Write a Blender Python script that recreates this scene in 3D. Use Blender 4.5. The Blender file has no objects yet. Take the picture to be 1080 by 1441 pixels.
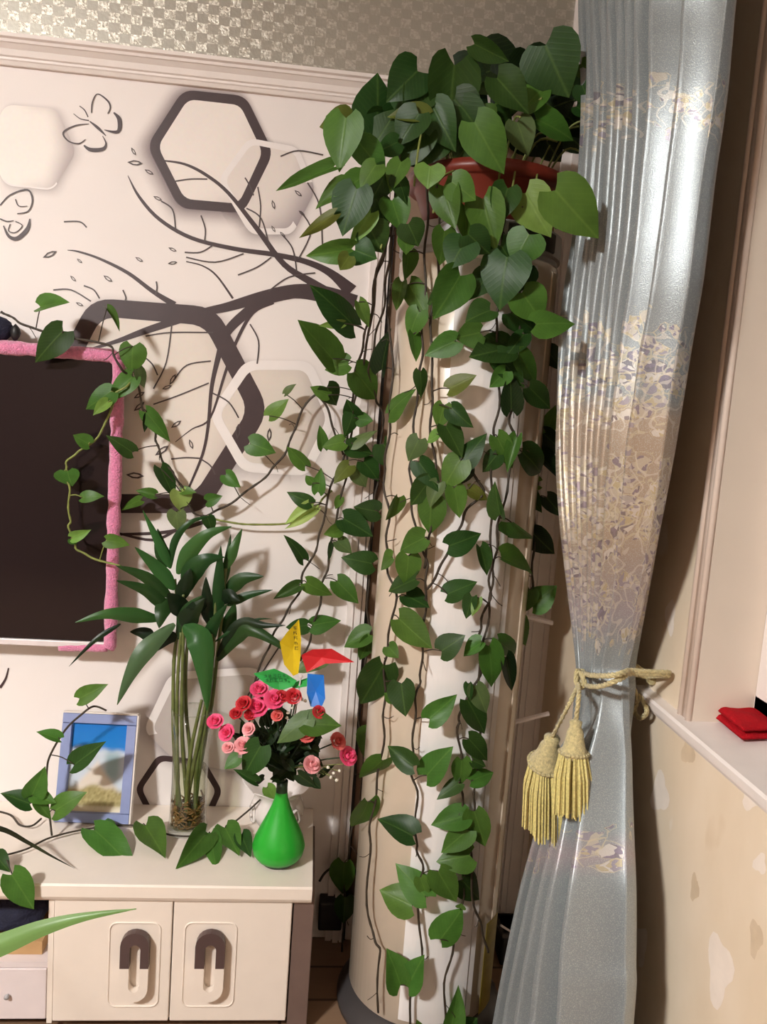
import bpy, bmesh, math, random
from mathutils import Vector, Matrix, noise

scene = bpy.context.scene
COL = scene.collection
random.seed(7)

# ---------------------------------------------------------------- camera
F, PX, PY = 1083.0, 540.0, 720.5
HC, DW = 1.48, 2.05                      # camera height, distance to the back wall (y = 0)
DN = Vector((-660, 9180, F)).normalized()
NN = Vector((-95, -124, F)); NN = (NN - DN * NN.dot(DN)).normalized()
RR = DN.cross(NN)
CAM = Vector((0, -DW, HC))
cam_data = bpy.data.cameras.new('camera')
cam = bpy.data.objects.new('camera', cam_data); COL.objects.link(cam)
cx = Vector((RR.x, NN.x, -DN.x)); cyd = Vector((RR.y, NN.y, -DN.y)); cf = Vector((RR.z, NN.z, -DN.z))
cam.matrix_world = Matrix.Translation(CAM) @ Matrix((cx, -cyd, -cf)).transposed().to_4x4()
cam_data.sensor_fit = 'VERTICAL'; cam_data.sensor_height = 36.0
cam_data.lens = F / 1441.0 * 36.0; cam_data.clip_start = 0.02
scene.camera = cam

# ---------------------------------------------------------------- world, exposure
w = bpy.data.worlds.new('world'); scene.world = w; w.use_nodes = True
w.node_tree.nodes['Background'].inputs[0].default_value = (0.9, 0.95, 1.0, 1)
w.node_tree.nodes['Background'].inputs[1].default_value = 0.02
scene.view_settings.view_transform = 'Standard'
scene.view_settings.look = 'None'
scene.view_settings.gamma = 1.0
scene.view_settings.use_curve_mapping = False
scene.view_settings.exposure = 0.40
LAMP_POS = Vector((-1.90, -2.90, 2.78)); LAMP_W = 400.0     # main ceiling lamp
SPOT_POS = Vector((-1.20, -0.62, 2.78)); SPOT_W = 2400.0     # small downlight near the mural

# ---------------------------------------------------------------- pixel helpers (photo 1080 x 1441)
def ray(px, py):
    v = Vector((px - PX, py - PY, F)); return Vector((v.dot(RR), v.dot(NN), -v.dot(DN)))
def onY(px, py, Y): d = ray(px, py); return CAM + d * ((Y - CAM.y) / d.y)
def onX(px, py, X): d = ray(px, py); return CAM + d * ((X - CAM.x) / d.x)
def onZ(px, py, Z): d = ray(px, py); return CAM + d * ((Z - CAM.z) / d.z)
def onCyl(px, py, c, R):
    d = ray(px, py); o = CAM - c
    a = d.x**2 + d.y**2; b = 2 * (o.x * d.x + o.y * d.y); q = o.x**2 + o.y**2 - R * R
    D = b * b - 4 * a * q
    t = (-b - math.sqrt(max(D, 0))) / (2 * a)
    return CAM + d * t

# ---------------------------------------------------------------- object helpers
def tag(o, label=None, cat=None, group=None, kind=None):
    if label: o['label'] = label
    if cat: o['category'] = cat
    if group: o['group'] = group
    if kind: o['kind'] = kind
    return o
def link(o, parent=None):
    COL.objects.link(o)
    if parent is not None: o.parent = parent
    return o
def empty(name, loc, label, cat, group=None):
    o = bpy.data.objects.new(name, None); o.location = loc; o.empty_display_size = 0.05
    link(o); return tag(o, label, cat, group)
def woff(parent):
    """offset that puts a mesh with world coordinates right under a translated parent chain"""
    v = Vector((0, 0, 0)); p = parent
    while p is not None: v = v + p.location; p = p.parent
    return -v
def mesh(name, verts, faces, mat, parent=None, smooth=False, uvs=None, cols=None):
    me = bpy.data.meshes.new(name)
    me.from_pydata([tuple(v) for v in verts], [], faces)
    if uvs:
        ul = me.uv_layers.new(name='UVMap')
        for l in me.loops: ul.data[l.index].uv = uvs[l.vertex_index]
    if cols:
        ca = me.color_attributes.new('Col', 'FLOAT_COLOR', 'POINT')
        for i, c in enumerate(cols): ca.data[i].color = (c[0], c[1], c[2], c[3] if len(c) > 3 else 1.0)
    if smooth: me.polygons.foreach_set('use_smooth', [True] * len(me.polygons))
    if mat: me.materials.append(mat)
    me.update()
    o = bpy.data.objects.new(name, me)
    o.location = woff(parent)
    return link(o, parent)
class MB:
    def __init__(s): s.v = []; s.f = []
    def add(s, v, f):
        n = len(s.v); s.v += [Vector(a) for a in v]; s.f += [tuple(i + n for i in q) for q in f]
    def box(s, a, b):
        x0, y0, z0 = a; x1, y1, z1 = b
        s.add([(x0,y0,z0),(x1,y0,z0),(x1,y1,z0),(x0,y1,z0),(x0,y0,z1),(x1,y0,z1),(x1,y1,z1),(x0,y1,z1)],
              [(0,3,2,1),(4,5,6,7),(0,1,5,4),(1,2,6,5),(2,3,7,6),(3,0,4,7)])
    def tube(s, pts, rad, n=6, cap=True):
        pts = [Vector(p) for p in pts]
        if not isinstance(rad, (list, tuple)): rad = [rad] * len(pts)
        vs, fs = [], []; up = None
        for i, p in enumerate(pts):
            t = (pts[min(i+1, len(pts)-1)] - pts[max(i-1, 0)])
            t = t.normalized() if t.length > 1e-9 else Vector((0,0,1))
            if up is None:
                up = Vector((0,0,1)) if abs(t.z) < .9 else Vector((1,0,0))
            up = (up - t * up.dot(t)); up = up.normalized() if up.length > 1e-6 else t.orthogonal().normalized()
            sd = t.cross(up)
            for k in range(n):
                a = 2 * math.pi * k / n
                vs.append(p + (up * math.cos(a) + sd * math.sin(a)) * rad[i])
        for i in range(len(pts) - 1):
            for k in range(n):
                fs.append((i*n+k, i*n+(k+1) % n, (i+1)*n+(k+1) % n, (i+1)*n+k))
        if cap:
            fs.append(tuple(range(n))[::-1]); fs.append(tuple((len(pts)-1)*n+k for k in range(n)))
        s.add(vs, fs)
    def lathe(s, prof, c, n=24, axis=None, cap=True):
        c = Vector(c); ax = Vector(axis).normalized() if axis else Vector((0,0,1))
        u = ax.orthogonal().normalized() if axis else Vector((1,0,0)); v = ax.cross(u)
        vs, fs = [], []
        for r, z in prof:
            for k in range(n):
                a = 2*math.pi*k/n; vs.append(c + ax*z + (u*math.cos(a) + v*math.sin(a))*r)
        for i in range(len(prof)-1):
            for k in range(n):
                fs.append((i*n+k, i*n+(k+1)%n, (i+1)*n+(k+1)%n, (i+1)*n+k))
        if cap:
            if prof[0][0] > 1e-5: fs.append(tuple(range(n))[::-1])
            if prof[-1][0] > 1e-5: fs.append(tuple((len(prof)-1)*n+k for k in range(n)))
        s.add(vs, fs)
    def build(s, name, mat, parent=None, smooth=False): return mesh(name, s.v, s.f, mat, parent, smooth)
def bbox(name, a, b, mat, parent=None, bev=0.004, seg=2):
    a, b = Vector(a), Vector(b)
    bm = bmesh.new(); bmesh.ops.create_cube(bm, size=1)
    for v in bm.verts: v.co = Vector([(a[i]+b[i])/2 + v.co[i]*(b[i]-a[i]) for i in range(3)])
    if bev: bmesh.ops.bevel(bm, geom=list(bm.edges), offset=bev, segments=seg, affect='EDGES', profile=.5)
    me = bpy.data.meshes.new(name); bm.to_mesh(me); bm.free()
    me.materials.append(mat)
    o = bpy.data.objects.new(name, me); o.location = woff(parent); return link(o, parent)
def extrude_profile(name, prof, p0, p1, out, mat, parent=None):
    """prof: (out, z) points swept from p0 to p1"""
    p0, p1, out = Vector(p0), Vector(p1), Vector(out)
    n = len(prof); v = [p + out*a + Vector((0,0,b)) for p in (p0, p1) for a, b in prof]
    f = [(i, (i+1) % n, n+(i+1) % n, n+i) for i in range(n)] + [tuple(range(n))[::-1], tuple(range(n, 2*n))]
    return mesh(name, v, f, mat, parent)
def spline(pts, sub=6):
    pts = [Vector(p) for p in pts]; out = []
    if len(pts) < 3: return pts
    for i in range(len(pts)-1):
        p0 = pts[max(i-1,0)]; p1 = pts[i]; p2 = pts[i+1]; p3 = pts[min(i+2,len(pts)-1)]
        for k in range(sub):
            t = k/sub
            out.append(0.5*((2*p1)+(p2-p0)*t+(2*p0-5*p1+4*p2-p3)*t*t+(3*p1-p0-3*p2+p3)*t**3))
    out.append(pts[-1]); return out

# ---------------------------------------------------------------- material helpers
def newmat(name):
    m = bpy.data.materials.new(name); m.use_nodes = True
    nt = m.node_tree; return m, nt, nt.nodes['Principled BSDF']
def N(nt, t, **k):
    n = nt.nodes.new(t)
    for a, b in k.items():
        if a.startswith('i_'):
            key = a[2:]; n.inputs[int(key) if key.isdigit() else key.replace('_', ' ')].default_value = b
        else: setattr(n, a, b)
    return n
def L(nt, a, b): nt.links.new(a, b)
def rgb(r, g, b): return (r, g, b, 1)
def s2l(c): return tuple(((x/255)/12.92 if x/255 <= .04045 else ((x/255+.055)/1.055)**2.4) for x in c)
def ramp(nt, stops, interp='LINEAR'):
    r = N(nt, 'ShaderNodeValToRGB'); cr = r.color_ramp; cr.interpolation = interp
    while len(cr.elements) > 1: cr.elements.remove(cr.elements[-1])
    cr.elements[0].position = stops[0][0]; c = stops[0][1]; cr.elements[0].color = (*c, 1) if not isinstance(c, float) else (c, c, c, 1)
    for p, c in stops[1:]:
        e = cr.elements.new(p); e.color = (*c, 1) if not isinstance(c, float) else (c, c, c, 1)
    return r
def simple(name, col, rough=.5, metal=0., var=.06, scale=20., bump=0., bscale=80., spec=.5, sheen=0., coat=0.):
    """plain colour with fine procedural variation"""
    m, nt, b = newmat(name)
    tc = N(nt, 'ShaderNodeTexCoord'); nz = N(nt, 'ShaderNodeTexNoise', i_Scale=scale, i_Detail=3.0)
    L(nt, tc.outputs['Object'], nz.inputs['Vector'])
    c = s2l(col)
    r = ramp(nt, [(.3, tuple(max(0, x*(1-var)) for x in c)), (.7, tuple(min(1, x*(1+var)) for x in c))])
    L(nt, nz.outputs[0], r.inputs[0]); L(nt, r.outputs[0], b.inputs['Base Color'])
    b.inputs['Roughness'].default_value = rough; b.inputs['Metallic'].default_value = metal
    b.inputs['Specular IOR Level'].default_value = spec
    if sheen: b.inputs['Sheen Weight'].default_value = sheen
    if coat: b.inputs['Coat Weight'].default_value = coat
    if bump:
        n2 = N(nt, 'ShaderNodeTexNoise', i_Scale=bscale, i_Detail=4.0); L(nt, tc.outputs['Object'], n2.inputs['Vector'])
        bp = N(nt, 'ShaderNodeBump', i_Strength=bump, i_Distance=.01); L(nt, n2.outputs[0], bp.inputs['Height'])
        L(nt, bp.outputs[0], b.inputs['Normal'])
    return m
def mathn(nt, op, a, b=None, clamp=False):
    n = N(nt, 'ShaderNodeMath', operation=op, use_clamp=clamp)
    for i, x in enumerate((a, b)):
        if x is None: continue
        if isinstance(x, (int, float)): n.inputs[i].default_value = x
        else: L(nt, x, n.inputs[i])
    return n.outputs[0]
def mixc(nt, fac, a, b):
    n = N(nt, 'ShaderNodeMix', data_type='RGBA')
    for i, x in ((0, fac), (6, a), (7, b)):
        if isinstance(x, (tuple, float, int)): n.inputs[i].default_value = x if not isinstance(x, tuple) else (*x[:3], 1)
        else: L(nt, x, n.inputs[i])
    return n.outputs[2]

# ================================================================ MATERIALS
M = {}
def foil():
    m, nt, b = newmat('silver_foil_checks')
    tc = N(nt, 'ShaderNodeTexCoord')
    sc = N(nt, 'ShaderNodeVectorMath', operation='MULTIPLY'); sc.inputs[1].default_value = (1/.0262, 0, 1/.0222)
    L(nt, tc.outputs['Object'], sc.inputs[0])
    off = N(nt, 'ShaderNodeVectorMath', operation='ADD'); off.inputs[1].default_value = (0.3, .5, 0.3)
    L(nt, sc.outputs[0], off.inputs[0])
    ck = N(nt, 'ShaderNodeTexChecker', i_Scale=1.0); L(nt, off.outputs[0], ck.inputs['Vector'])
    # cell edges a little ragged
    nz = N(nt, 'ShaderNodeTexNoise', i_Scale=160.0, i_Detail=4.0); L(nt, tc.outputs['Object'], nz.inputs['Vector'])
    vo = N(nt, 'ShaderNodeTexVoronoi', i_Scale=190.0); L(nt, tc.outputs['Object'], vo.inputs['Vector'])
    big = N(nt, 'ShaderNodeTexNoise', i_Scale=3.0, i_Detail=2.0); L(nt, tc.outputs['Object'], big.inputs['Vector'])
    # the check contrast fades towards the right end of the strip
    fade = ramp(nt, [(.30, 1.0), (.62, .25)]); 
    sx = N(nt, 'ShaderNodeSeparateXYZ'); L(nt, tc.outputs['Object'], sx.inputs[0])
    mr = N(nt, 'ShaderNodeMapRange'); mr.inputs[1].default_value = -1.0; mr.inputs[2].default_value = .7
    L(nt, sx.outputs[0], mr.inputs[0]); L(nt, mr.outputs[0], fade.inputs[0])
    fac = mathn(nt, 'MULTIPLY', ck.outputs['Fac'], fade.outputs[0])
    flake = ramp(nt, [(.45, s2l((188, 183, 170))), (.62, s2l((246, 242, 232)))]); L(nt, nz.outputs[0], flake.inputs[0])
    c = mixc(nt, fac, s2l((170, 165, 154)), flake.outputs[0])
    L(nt, c, b.inputs['Base Color'])
    b.inputs['Metallic'].default_value = .55
    r = mathn(nt, 'ADD', mathn(nt, 'MULTIPLY', nz.outputs[0], .18), .30); L(nt, r, b.inputs['Roughness'])
    bp = N(nt, 'ShaderNodeBump', i_Distance=.004)
    L(nt, mathn(nt, 'ADD', mathn(nt, 'MULTIPLY', fac, .55), .12), bp.inputs['Strength'])
    L(nt, nz.outputs[0], bp.inputs['Height']); L(nt, bp.outputs[0], b.inputs['Normal'])
    return m
M['foil'] = foil()
M['mural'] = simple('mural_wallpaper', (238, 231, 228), .55, var=.02, scale=4., bump=.03, bscale=300.)
M['white_trim'] = simple('white_painted_trim', (238, 230, 226), .45, var=.02, bump=.05, bscale=60.)
M['shaded_wall'] = simple('beige_wall_painted_shade', (140, 114, 94), .6, var=.05, scale=5.)  # beige wall darkened to brown, the corner's shade put into its colour
M['dim_wall'] = simple('unseen_wall_dimming_brown', (122, 100, 84), .5, var=.1, scale=3.)  # unseen left and rear walls, brown picked to dim the bounced light
M['ceiling'] = simple('ceiling_paint', (235, 230, 222), .8, var=.02)
def oldwall():
    m, nt, b = newmat('worn_beige_wallpaper')
    tc = N(nt, 'ShaderNodeTexCoord')
    mp = N(nt, 'ShaderNodeMapping'); mp.inputs['Scale'].default_value = (1, 1, .55); L(nt, tc.outputs['Object'], mp.inputs[0])
    n1 = N(nt, 'ShaderNodeTexNoise', i_Scale=6.0, i_Detail=5.0); L(nt, mp.outputs[0], n1.inputs['Vector'])
    base = ramp(nt, [(.35, s2l((224, 206, 180))), (.65, s2l((234, 218, 196)))]); L(nt, n1.outputs[0], base.inputs[0])
    n2 = N(nt, 'ShaderNodeTexNoise', i_Scale=11.0, i_Detail=2.5, i_Roughness=.45)
    mp2 = N(nt, 'ShaderNodeMapping'); mp2.inputs['Scale'].default_value = (1, 1, .5); mp2.inputs['Location'].default_value = (.3, 1.7, .25)
    L(nt, tc.outputs['Object'], mp2.inputs[0]); L(nt, mp2.outputs[0], n2.inputs['Vector'])
    pm = ramp(nt, [(.70, 0.0), (.74, .5)]); L(nt, n2.outputs[0], pm.inputs[0])
    dm = ramp(nt, [(.24, .35), (.30, 0.0)]); L(nt, n2.outputs[0], dm.inputs[0])
    c = mixc(nt, pm.outputs[0], base.outputs[0], s2l((244, 236, 228)))
    c = mixc(nt, dm.outputs[0], c, s2l((206, 182, 148)))
    L(nt, c, b.inputs['Base Color']); b.inputs['Roughness'].default_value = .6
    bp = N(nt, 'ShaderNodeBump', i_Strength=.25, i_Distance=.003); L(nt, n2.outputs[0], bp.inputs['Height']); L(nt, bp.outputs[0], b.inputs['Normal'])
    return m
M['oldwall'] = oldwall()
M['bare'] = simple('bare_plaster_patch', (238, 226, 214), .7, var=.04, scale=30.)
M['stain'] = simple('brown_stain', (214, 194, 166), .6, var=.08, scale=30.)
M['casing'] = simple('pinkish_casing_paint', (234, 216, 202), .5, var=.03, scale=6.)
M['reveal'] = simple('window_reveal_paint', (222, 208, 192), .55, var=.03, scale=6.)
def floorm():
    m, nt, b = newmat('wood_floor')
    tc = N(nt, 'ShaderNodeTexCoord'); br = N(nt, 'ShaderNodeTexBrick', i_Scale=1.0)
    br.inputs['Color1'].default_value = (*s2l((150, 122, 98)), 1); br.inputs['Color2'].default_value = (*s2l((132, 104, 82)), 1)
    br.inputs['Mortar'].default_value = (*s2l((70, 52, 40)), 1); br.inputs['Mortar Size'].default_value = .004
    br.inputs['Brick Width'].default_value = .9; br.inputs['Row Height'].default_value = .12
    L(nt, tc.outputs['Object'], br.inputs['Vector'])
    wv = N(nt, 'ShaderNodeTexNoise', i_Scale=14.0); mp = N(nt, 'ShaderNodeMapping'); mp.inputs['Scale'].default_value = (.3, 6, 1)
    L(nt, tc.outputs['Object'], mp.inputs[0]); L(nt, mp.outputs[0], wv.inputs['Vector'])
    c = mixc(nt, mathn(nt, 'MULTIPLY', wv.outputs[0], .35), br.outputs[0], s2l((104, 78, 60)))
    L(nt, c, b.inputs['Base Color']); b.inputs['Roughness'].default_value = .35
    return m
M['floor'] = floorm()
def vcol(name, rough=.55, alpha=False):
    m, nt, b = newmat(name)
    a = N(nt, 'ShaderNodeVertexColor', layer_name='Col')
    tc = N(nt, 'ShaderNodeTexCoord'); nz = N(nt, 'ShaderNodeTexNoise', i_Scale=90.0); L(nt, tc.outputs['Object'], nz.inputs['Vector'])
    mx = N(nt, 'ShaderNodeMix', data_type='RGBA', blend_type='MULTIPLY'); mx.inputs[0].default_value = .06
    L(nt, a.outputs[0], mx.inputs[6]); L(nt, nz.outputs[1], mx.inputs[7])
    L(nt, mx.outputs[2], b.inputs['Base Color']); b.inputs['Roughness'].default_value = rough
    if alpha: L(nt, a.outputs[1], b.inputs['Alpha'])
    return m
M['print'] = vcol('printed_wallpaper_shading', .55, True)
M['ink'] = simple('printed_dark_brown_ink', (62, 44, 46), .5, var=.08)
M['ink_thin'] = simple('printed_grey_ink', (74, 62, 62), .5, var=.1)
M['ring_white'] = simple('printed_white_ring', (240, 234, 232), .5, var=.02)
M['photo'] = vcol('printed_photo', .25)
def leafmat(name, tr=.22, rough=.40, coat=.0):
    m, nt, b = newmat(name)
    oi = N(nt, 'ShaderNodeObjectInfo'); tc = N(nt, 'ShaderNodeTexCoord'); sp = N(nt, 'ShaderNodeSeparateXYZ')
    L(nt, tc.outputs['Object'], sp.inputs[0])
    ax = mathn(nt, 'ABSOLUTE', sp.outputs[0])
    rib = ramp(nt, [(0.0, .55), (.035, 0.0)]); L(nt, ax, rib.inputs[0])
    # side veins: stripes that slant away from the midrib
    ph = mathn(nt, 'SUBTRACT', mathn(nt, 'MULTIPLY', sp.outputs[1], 9.0), mathn(nt, 'MULTIPLY', ax, 8.0))
    st = mathn(nt, 'POWER', mathn(nt, 'ABSOLUTE', mathn(nt, 'SINE', mathn(nt, 'MULTIPLY', ph, 3.14159))), 14.0)
    nz = N(nt, 'ShaderNodeTexNoise', i_Scale=2.6, i_Detail=3.0)
    ad = N(nt, 'ShaderNodeVectorMath', operation='ADD'); L(nt, tc.outputs['Object'], ad.inputs[0]); L(nt, oi.outputs['Location'], ad.inputs[1])
    L(nt, ad.outputs[0], nz.inputs['Vector'])
    hs = N(nt, 'ShaderNodeHueSaturation'); L(nt, oi.outputs['Color'], hs.inputs['Color'])
    L(nt, mathn(nt, 'ADD', mathn(nt, 'MULTIPLY', nz.outputs[0], .7), .65), hs.inputs['Value'])
    L(nt, mathn(nt, 'ADD', mathn(nt, 'MULTIPLY', oi.outputs['Random'], .03), .485), hs.inputs['Hue'])
    lite = N(nt, 'ShaderNodeMix', data_type='RGBA', blend_type='SCREEN'); lite.inputs[0].default_value = .35
    L(nt, hs.outputs[0], lite.inputs[6]); lite.inputs[7].default_value = (*s2l((120, 150, 70)), 1)
    f = mathn(nt, 'ADD', rib.outputs[0], mathn(nt, 'MULTIPLY', st, .10), True)
    c = mixc(nt, f, hs.outputs[0], lite.outputs[2])
    L(nt, c, b.inputs['Base Color']); b.inputs['Roughness'].default_value = rough
    b.inputs['Coat Weight'].default_value = coat; b.inputs['Specular IOR Level'].default_value = .26
    bp = N(nt, 'ShaderNodeBump', i_Strength=.10, i_Distance=.008); L(nt, f, bp.inputs['Height']); L(nt, bp.outputs[0], b.inputs['Normal'])
    t = N(nt, 'ShaderNodeBsdfTranslucent'); L(nt, c, t.inputs[0])
    mx = N(nt, 'ShaderNodeMixShader'); mx.inputs[0].default_value = tr
    L(nt, b.outputs[0], mx.inputs[1]); L(nt, t.outputs[0], mx.inputs[2])
    L(nt, mx.outputs[0], nt.nodes['Material Output'].inputs[0])
    return m
M['leaf'] = leafmat('pothos_leaf')
M['blade'] = leafmat('bamboo_leaf', .12, .36, .0)
M['vine'] = simple('vine_stem', (56, 46, 34), .6, var=.3, scale=60.)
M['vine_light'] = simple('green_vine_stem', (128, 138, 70), .5, var=.2, scale=60.)
M['soil'] = simple('dark_soil', (40, 30, 22), .9, var=.4, bump=.5)
M['pot'] = simple('terracotta_plastic', (122, 46, 32), .4, var=.08)
M['ac_white'] = simple('champagne_plastic', (216, 200, 180), .2, var=.015, coat=.3)
M['ac_panel'] = simple('glossy_front_panel', (240, 236, 234), .16, var=.01, coat=.4)
M['ac_dark'] = simple('dark_grey_plastic', (66, 62, 62), .4)
M['ac_grey'] = simple('light_grey_plastic', (168, 166, 168), .35)
M['sticker'] = simple('yellow_label_paper', (150, 132, 36), .5, var=.15, scale=40.)
M['black'] = simple('matte_black_plastic', (24, 22, 24), .5, var=.2)
M['cab'] = simple('cream_lacquer', (238, 226, 214), .32, var=.015, coat=.15)
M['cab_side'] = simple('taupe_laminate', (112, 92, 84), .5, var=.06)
M['drawer'] = simple('pale_lilac_white_board', (226, 214, 214), .5, var=.02)
M['handle_brown'] = simple('brown_handle_plastic', (84, 66, 64), .35)
M['cardboard'] = simple('cardboard', (190, 152, 106), .8, var=.06)
M['screen'] = simple('black_glass', (34, 26, 28), .10, var=.1, scale=2., spec=.35)
M['pink'] = simple('pink_plush', (238, 140, 182), .9, var=.12, scale=120., bump=.8, bscale=260., sheen=.6)
M['bezel'] = simple('white_bezel', (225, 215, 215), .3)
M['navy'] = simple('navy_fabric', (32, 34, 58), .85, var=.3, bump=.4, bscale=200.)
M['green_vase'] = simple('green_glazed_plastic', (38, 168, 48), .35, var=.08, scale=6.)
M['green_dark'] = simple('dark_green_base', (24, 52, 26), .5)
M['ceramic'] = simple('white_ceramic', (236, 228, 224), .25, var=.02, coat=.3)
M['frame'] = simple('lavender_blue_frame', (140, 152, 196), .5, var=.06)
M['frame_edge'] = simple('white_frame_edge', (230, 222, 216), .5)
M['gold'] = simple('gold_braid', (206, 192, 140), .45, var=.25, scale=200., bump=.5, bscale=500., sheen=.3)
M['fringe'] = simple('gold_fringe', (202, 188, 116), .5, var=.25, scale=260., sheen=.4)
M['red_cloth'] = simple('red_towel_cloth', (176, 10, 26), .9, var=.08, scale=150., bump=.5, bscale=400., spec=.2)
M['rose_pink'] = simple('rose_pink_silk', (236, 84, 130), .6, var=.12, scale=70.)
M['rose_pale'] = simple('rose_pale_pink_silk', (240, 168, 172), .6, var=.1, scale=70.)
M['rose_red'] = simple('rose_red_silk', (196, 40, 50), .6, var=.12, scale=70.)
M['rose_salmon'] = simple('rose_salmon_silk', (226, 108, 104), .6, var=.1, scale=70.)
M['bloom_white'] = simple('tiny_white_blossom', (236, 230, 214), .7)
M['yellow'] = simple('yellow_plastic_sheet', (226, 196, 30), .4)
M['redp'] = simple('red_plastic_sheet', (206, 36, 44), .4)
M['bluep'] = simple('blue_plastic_sheet', (28, 116, 210), .35)
M['greenp'] = simple('green_plastic_sheet', (56, 176, 84), .4)
M['ink_black'] = simple('black_print', (40, 34, 20), .5)
M['ink_green'] = simple('dark_green_print', (14, 92, 44), .5)
M['stalk'] = simple('bamboo_stalk', (96, 106, 56), .45, var=.25, scale=30.)
M['root'] = simple('brown_roots', (120, 88, 46), .7, var=.35, scale=80.)
M['winglass'] = simple('night_window_glass', (20, 20, 24), .05)
def glass(name, col, gloss):
    """thin clear wall: mostly see-through, glossy towards grazing angles"""
    m, nt, b = newmat(name)
    t = N(nt, 'ShaderNodeBsdfTransparent'); t.inputs[0].default_value = (*col, 1)
    g = N(nt, 'ShaderNodeBsdfGlossy'); g.inputs['Roughness'].default_value = .04
    lw = N(nt, 'ShaderNodeLayerWeight'); lw.inputs[0].default_value = .5
    fac = mathn(nt, 'ADD', mathn(nt, 'MULTIPLY', mathn(nt, 'POWER', lw.outputs['Facing'], 2.4), gloss), .03)
    mx = N(nt, 'ShaderNodeMixShader'); L(nt, fac, mx.inputs[0]); L(nt, t.outputs[0], mx.inputs[1]); L(nt, g.outputs[0], mx.inputs[2])
    L(nt, mx.outputs[0], nt.nodes['Material Output'].inputs[0]); return m
M['glass'] = glass('clear_vase_glass', (.93, .95, .915), .9)
M['water'] = glass('vase_water', (.92, .92, .82), .3)
def curtainmat():
    m, nt, b = newmat('embroidered_satin')
    uv = N(nt, 'ShaderNodeUVMap', uv_map='UVMap'); sp = N(nt, 'ShaderNodeSeparateXYZ'); L(nt, uv.outputs[0], sp.inputs[0])
    u, t = sp.outputs[0], sp.outputs[1]                                  # u: metres of cloth, t: height fraction
    wob = N(nt, 'ShaderNodeTexNoise', i_Scale=5.0); L(nt, uv.outputs[0], wob.inputs['Vector'])
    tt = mathn(nt, 'ADD', t, mathn(nt, 'MULTIPLY', mathn(nt, 'SUBTRACT', wob.outputs[0], .5), .045))
    blue = s2l((140, 148, 151)); tan = s2l((170, 151, 131)); lil = s2l((156, 146, 150))
    base = ramp(nt, [(0, blue), (.385, blue), (.405, tan), (.53, tan), (.60, lil), (.635, blue), (.81, blue), (.835, lil), (.86, blue), (1, blue)])
    L(nt, tt, base.inputs[0])
    # brocade speckle
    ws = N(nt, 'ShaderNodeTexNoise', i_Scale=620.0, i_Detail=2.0); tc = N(nt, 'ShaderNodeTexCoord'); L(nt, tc.outputs['Object'], ws.inputs['Vector'])
    spk = ramp(nt, [(.50, 0.0), (.68, .40)]); L(nt, ws.outputs[0], spk.inputs[0])
    c0 = mixc(nt, spk.outputs[0], base.outputs[0], s2l((206, 212, 208)))
    # embroidery bands
    band = ramp(nt, [(0, 0.), (.075, 0.), (.10, .55), (.125, .5), (.15, 0.), (.30, 0.), (.335, .55), (.37, .9), (.41, .75), (.43, .15), (.445, .2), (.46, .9), (.505, 1.), (.53, .55), (.57, .6), (.61, .5), (.64, 0.), (.80, 0.), (.83, .28), (.855, 0.), (1, 0.)])
    L(nt, tt, band.inputs[0])
    cv = N(nt, 'ShaderNodeCombineXYZ'); L(nt, mathn(nt, 'MULTIPLY', u, 1.0), cv.inputs[0]); L(nt, mathn(nt, 'MULTIPLY', t, 2.3), cv.inputs[1])
    dn = N(nt, 'ShaderNodeTexNoise', i_Scale=24.0, i_Detail=2.0); L(nt, cv.outputs[0], dn.inputs['Vector'])
    dv = N(nt, 'ShaderNodeMix', data_type='VECTOR'); dv.inputs[0].default_value = .03; L(nt, cv.outputs[0], dv.inputs[4]); L(nt, dn.outputs[1], dv.inputs[5])
    vo = N(nt, 'ShaderNodeTexVoronoi', i_Scale=34.0); L(nt, dv.outputs[1], vo.inputs['Vector'])
    vf = N(nt, 'ShaderNodeTexVoronoi', i_Scale=120.0); L(nt, dv.outputs[1], vf.inputs['Vector'])
    ve = N(nt, 'ShaderNodeTexVoronoi', feature='DISTANCE_TO_EDGE', i_Scale=34.0); L(nt, dv.outputs[1], ve.inputs['Vector'])
    sc = N(nt, 'ShaderNodeSeparateColor'); L(nt, vo.outputs['Color'], sc.inputs[0])
    sf = N(nt, 'ShaderNodeSeparateColor'); L(nt, vf.outputs['Color'], sf.inputs[0])
    clus = N(nt, 'ShaderNodeTexNoise', i_Scale=9.0, i_Detail=1.0); L(nt, cv.outputs[0], clus.inputs['Vector'])
    dens = mathn(nt, 'MULTIPLY', band.outputs[0], mathn(nt, 'MULTIPLY', clus.outputs[0], 1.9))
    keep = mathn(nt, 'LESS_THAN', sc.outputs[0], dens)
    pal = ramp(nt, [(0, s2l((120, 106, 128))), (.16, s2l((196, 186, 168))), (.40, s2l((148, 138, 152))), (.55, s2l((190, 174, 132))), (.68, s2l((214, 208, 200))), (.90, s2l((104, 94, 106)))], 'CONSTANT')
    L(nt, mathn(nt, 'FRACT', mathn(nt, 'ADD', sc.outputs[1], mathn(nt, 'MULTIPLY', sf.outputs[0], .35))), pal.inputs[0])
    blob = mathn(nt, 'MULTIPLY', keep, mathn(nt, 'LESS_THAN', vo.outputs['Distance'], .58))
    edge = mathn(nt, 'MULTIPLY', keep, mathn(nt, 'LESS_THAN', ve.outputs[0], .05))
    wv = N(nt, 'ShaderNodeTexWave', i_Scale=9.0, i_Distortion=14.0, i_Detail=1.0); wv.inputs['Detail Scale'].default_value = 2.0; L(nt, cv.outputs[0], wv.inputs['Vector'])
    curl = mathn(nt, 'MULTIPLY', mathn(nt, 'GREATER_THAN', wv.outputs[0], .90), mathn(nt, 'GREATER_THAN', dens, .25))
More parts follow.
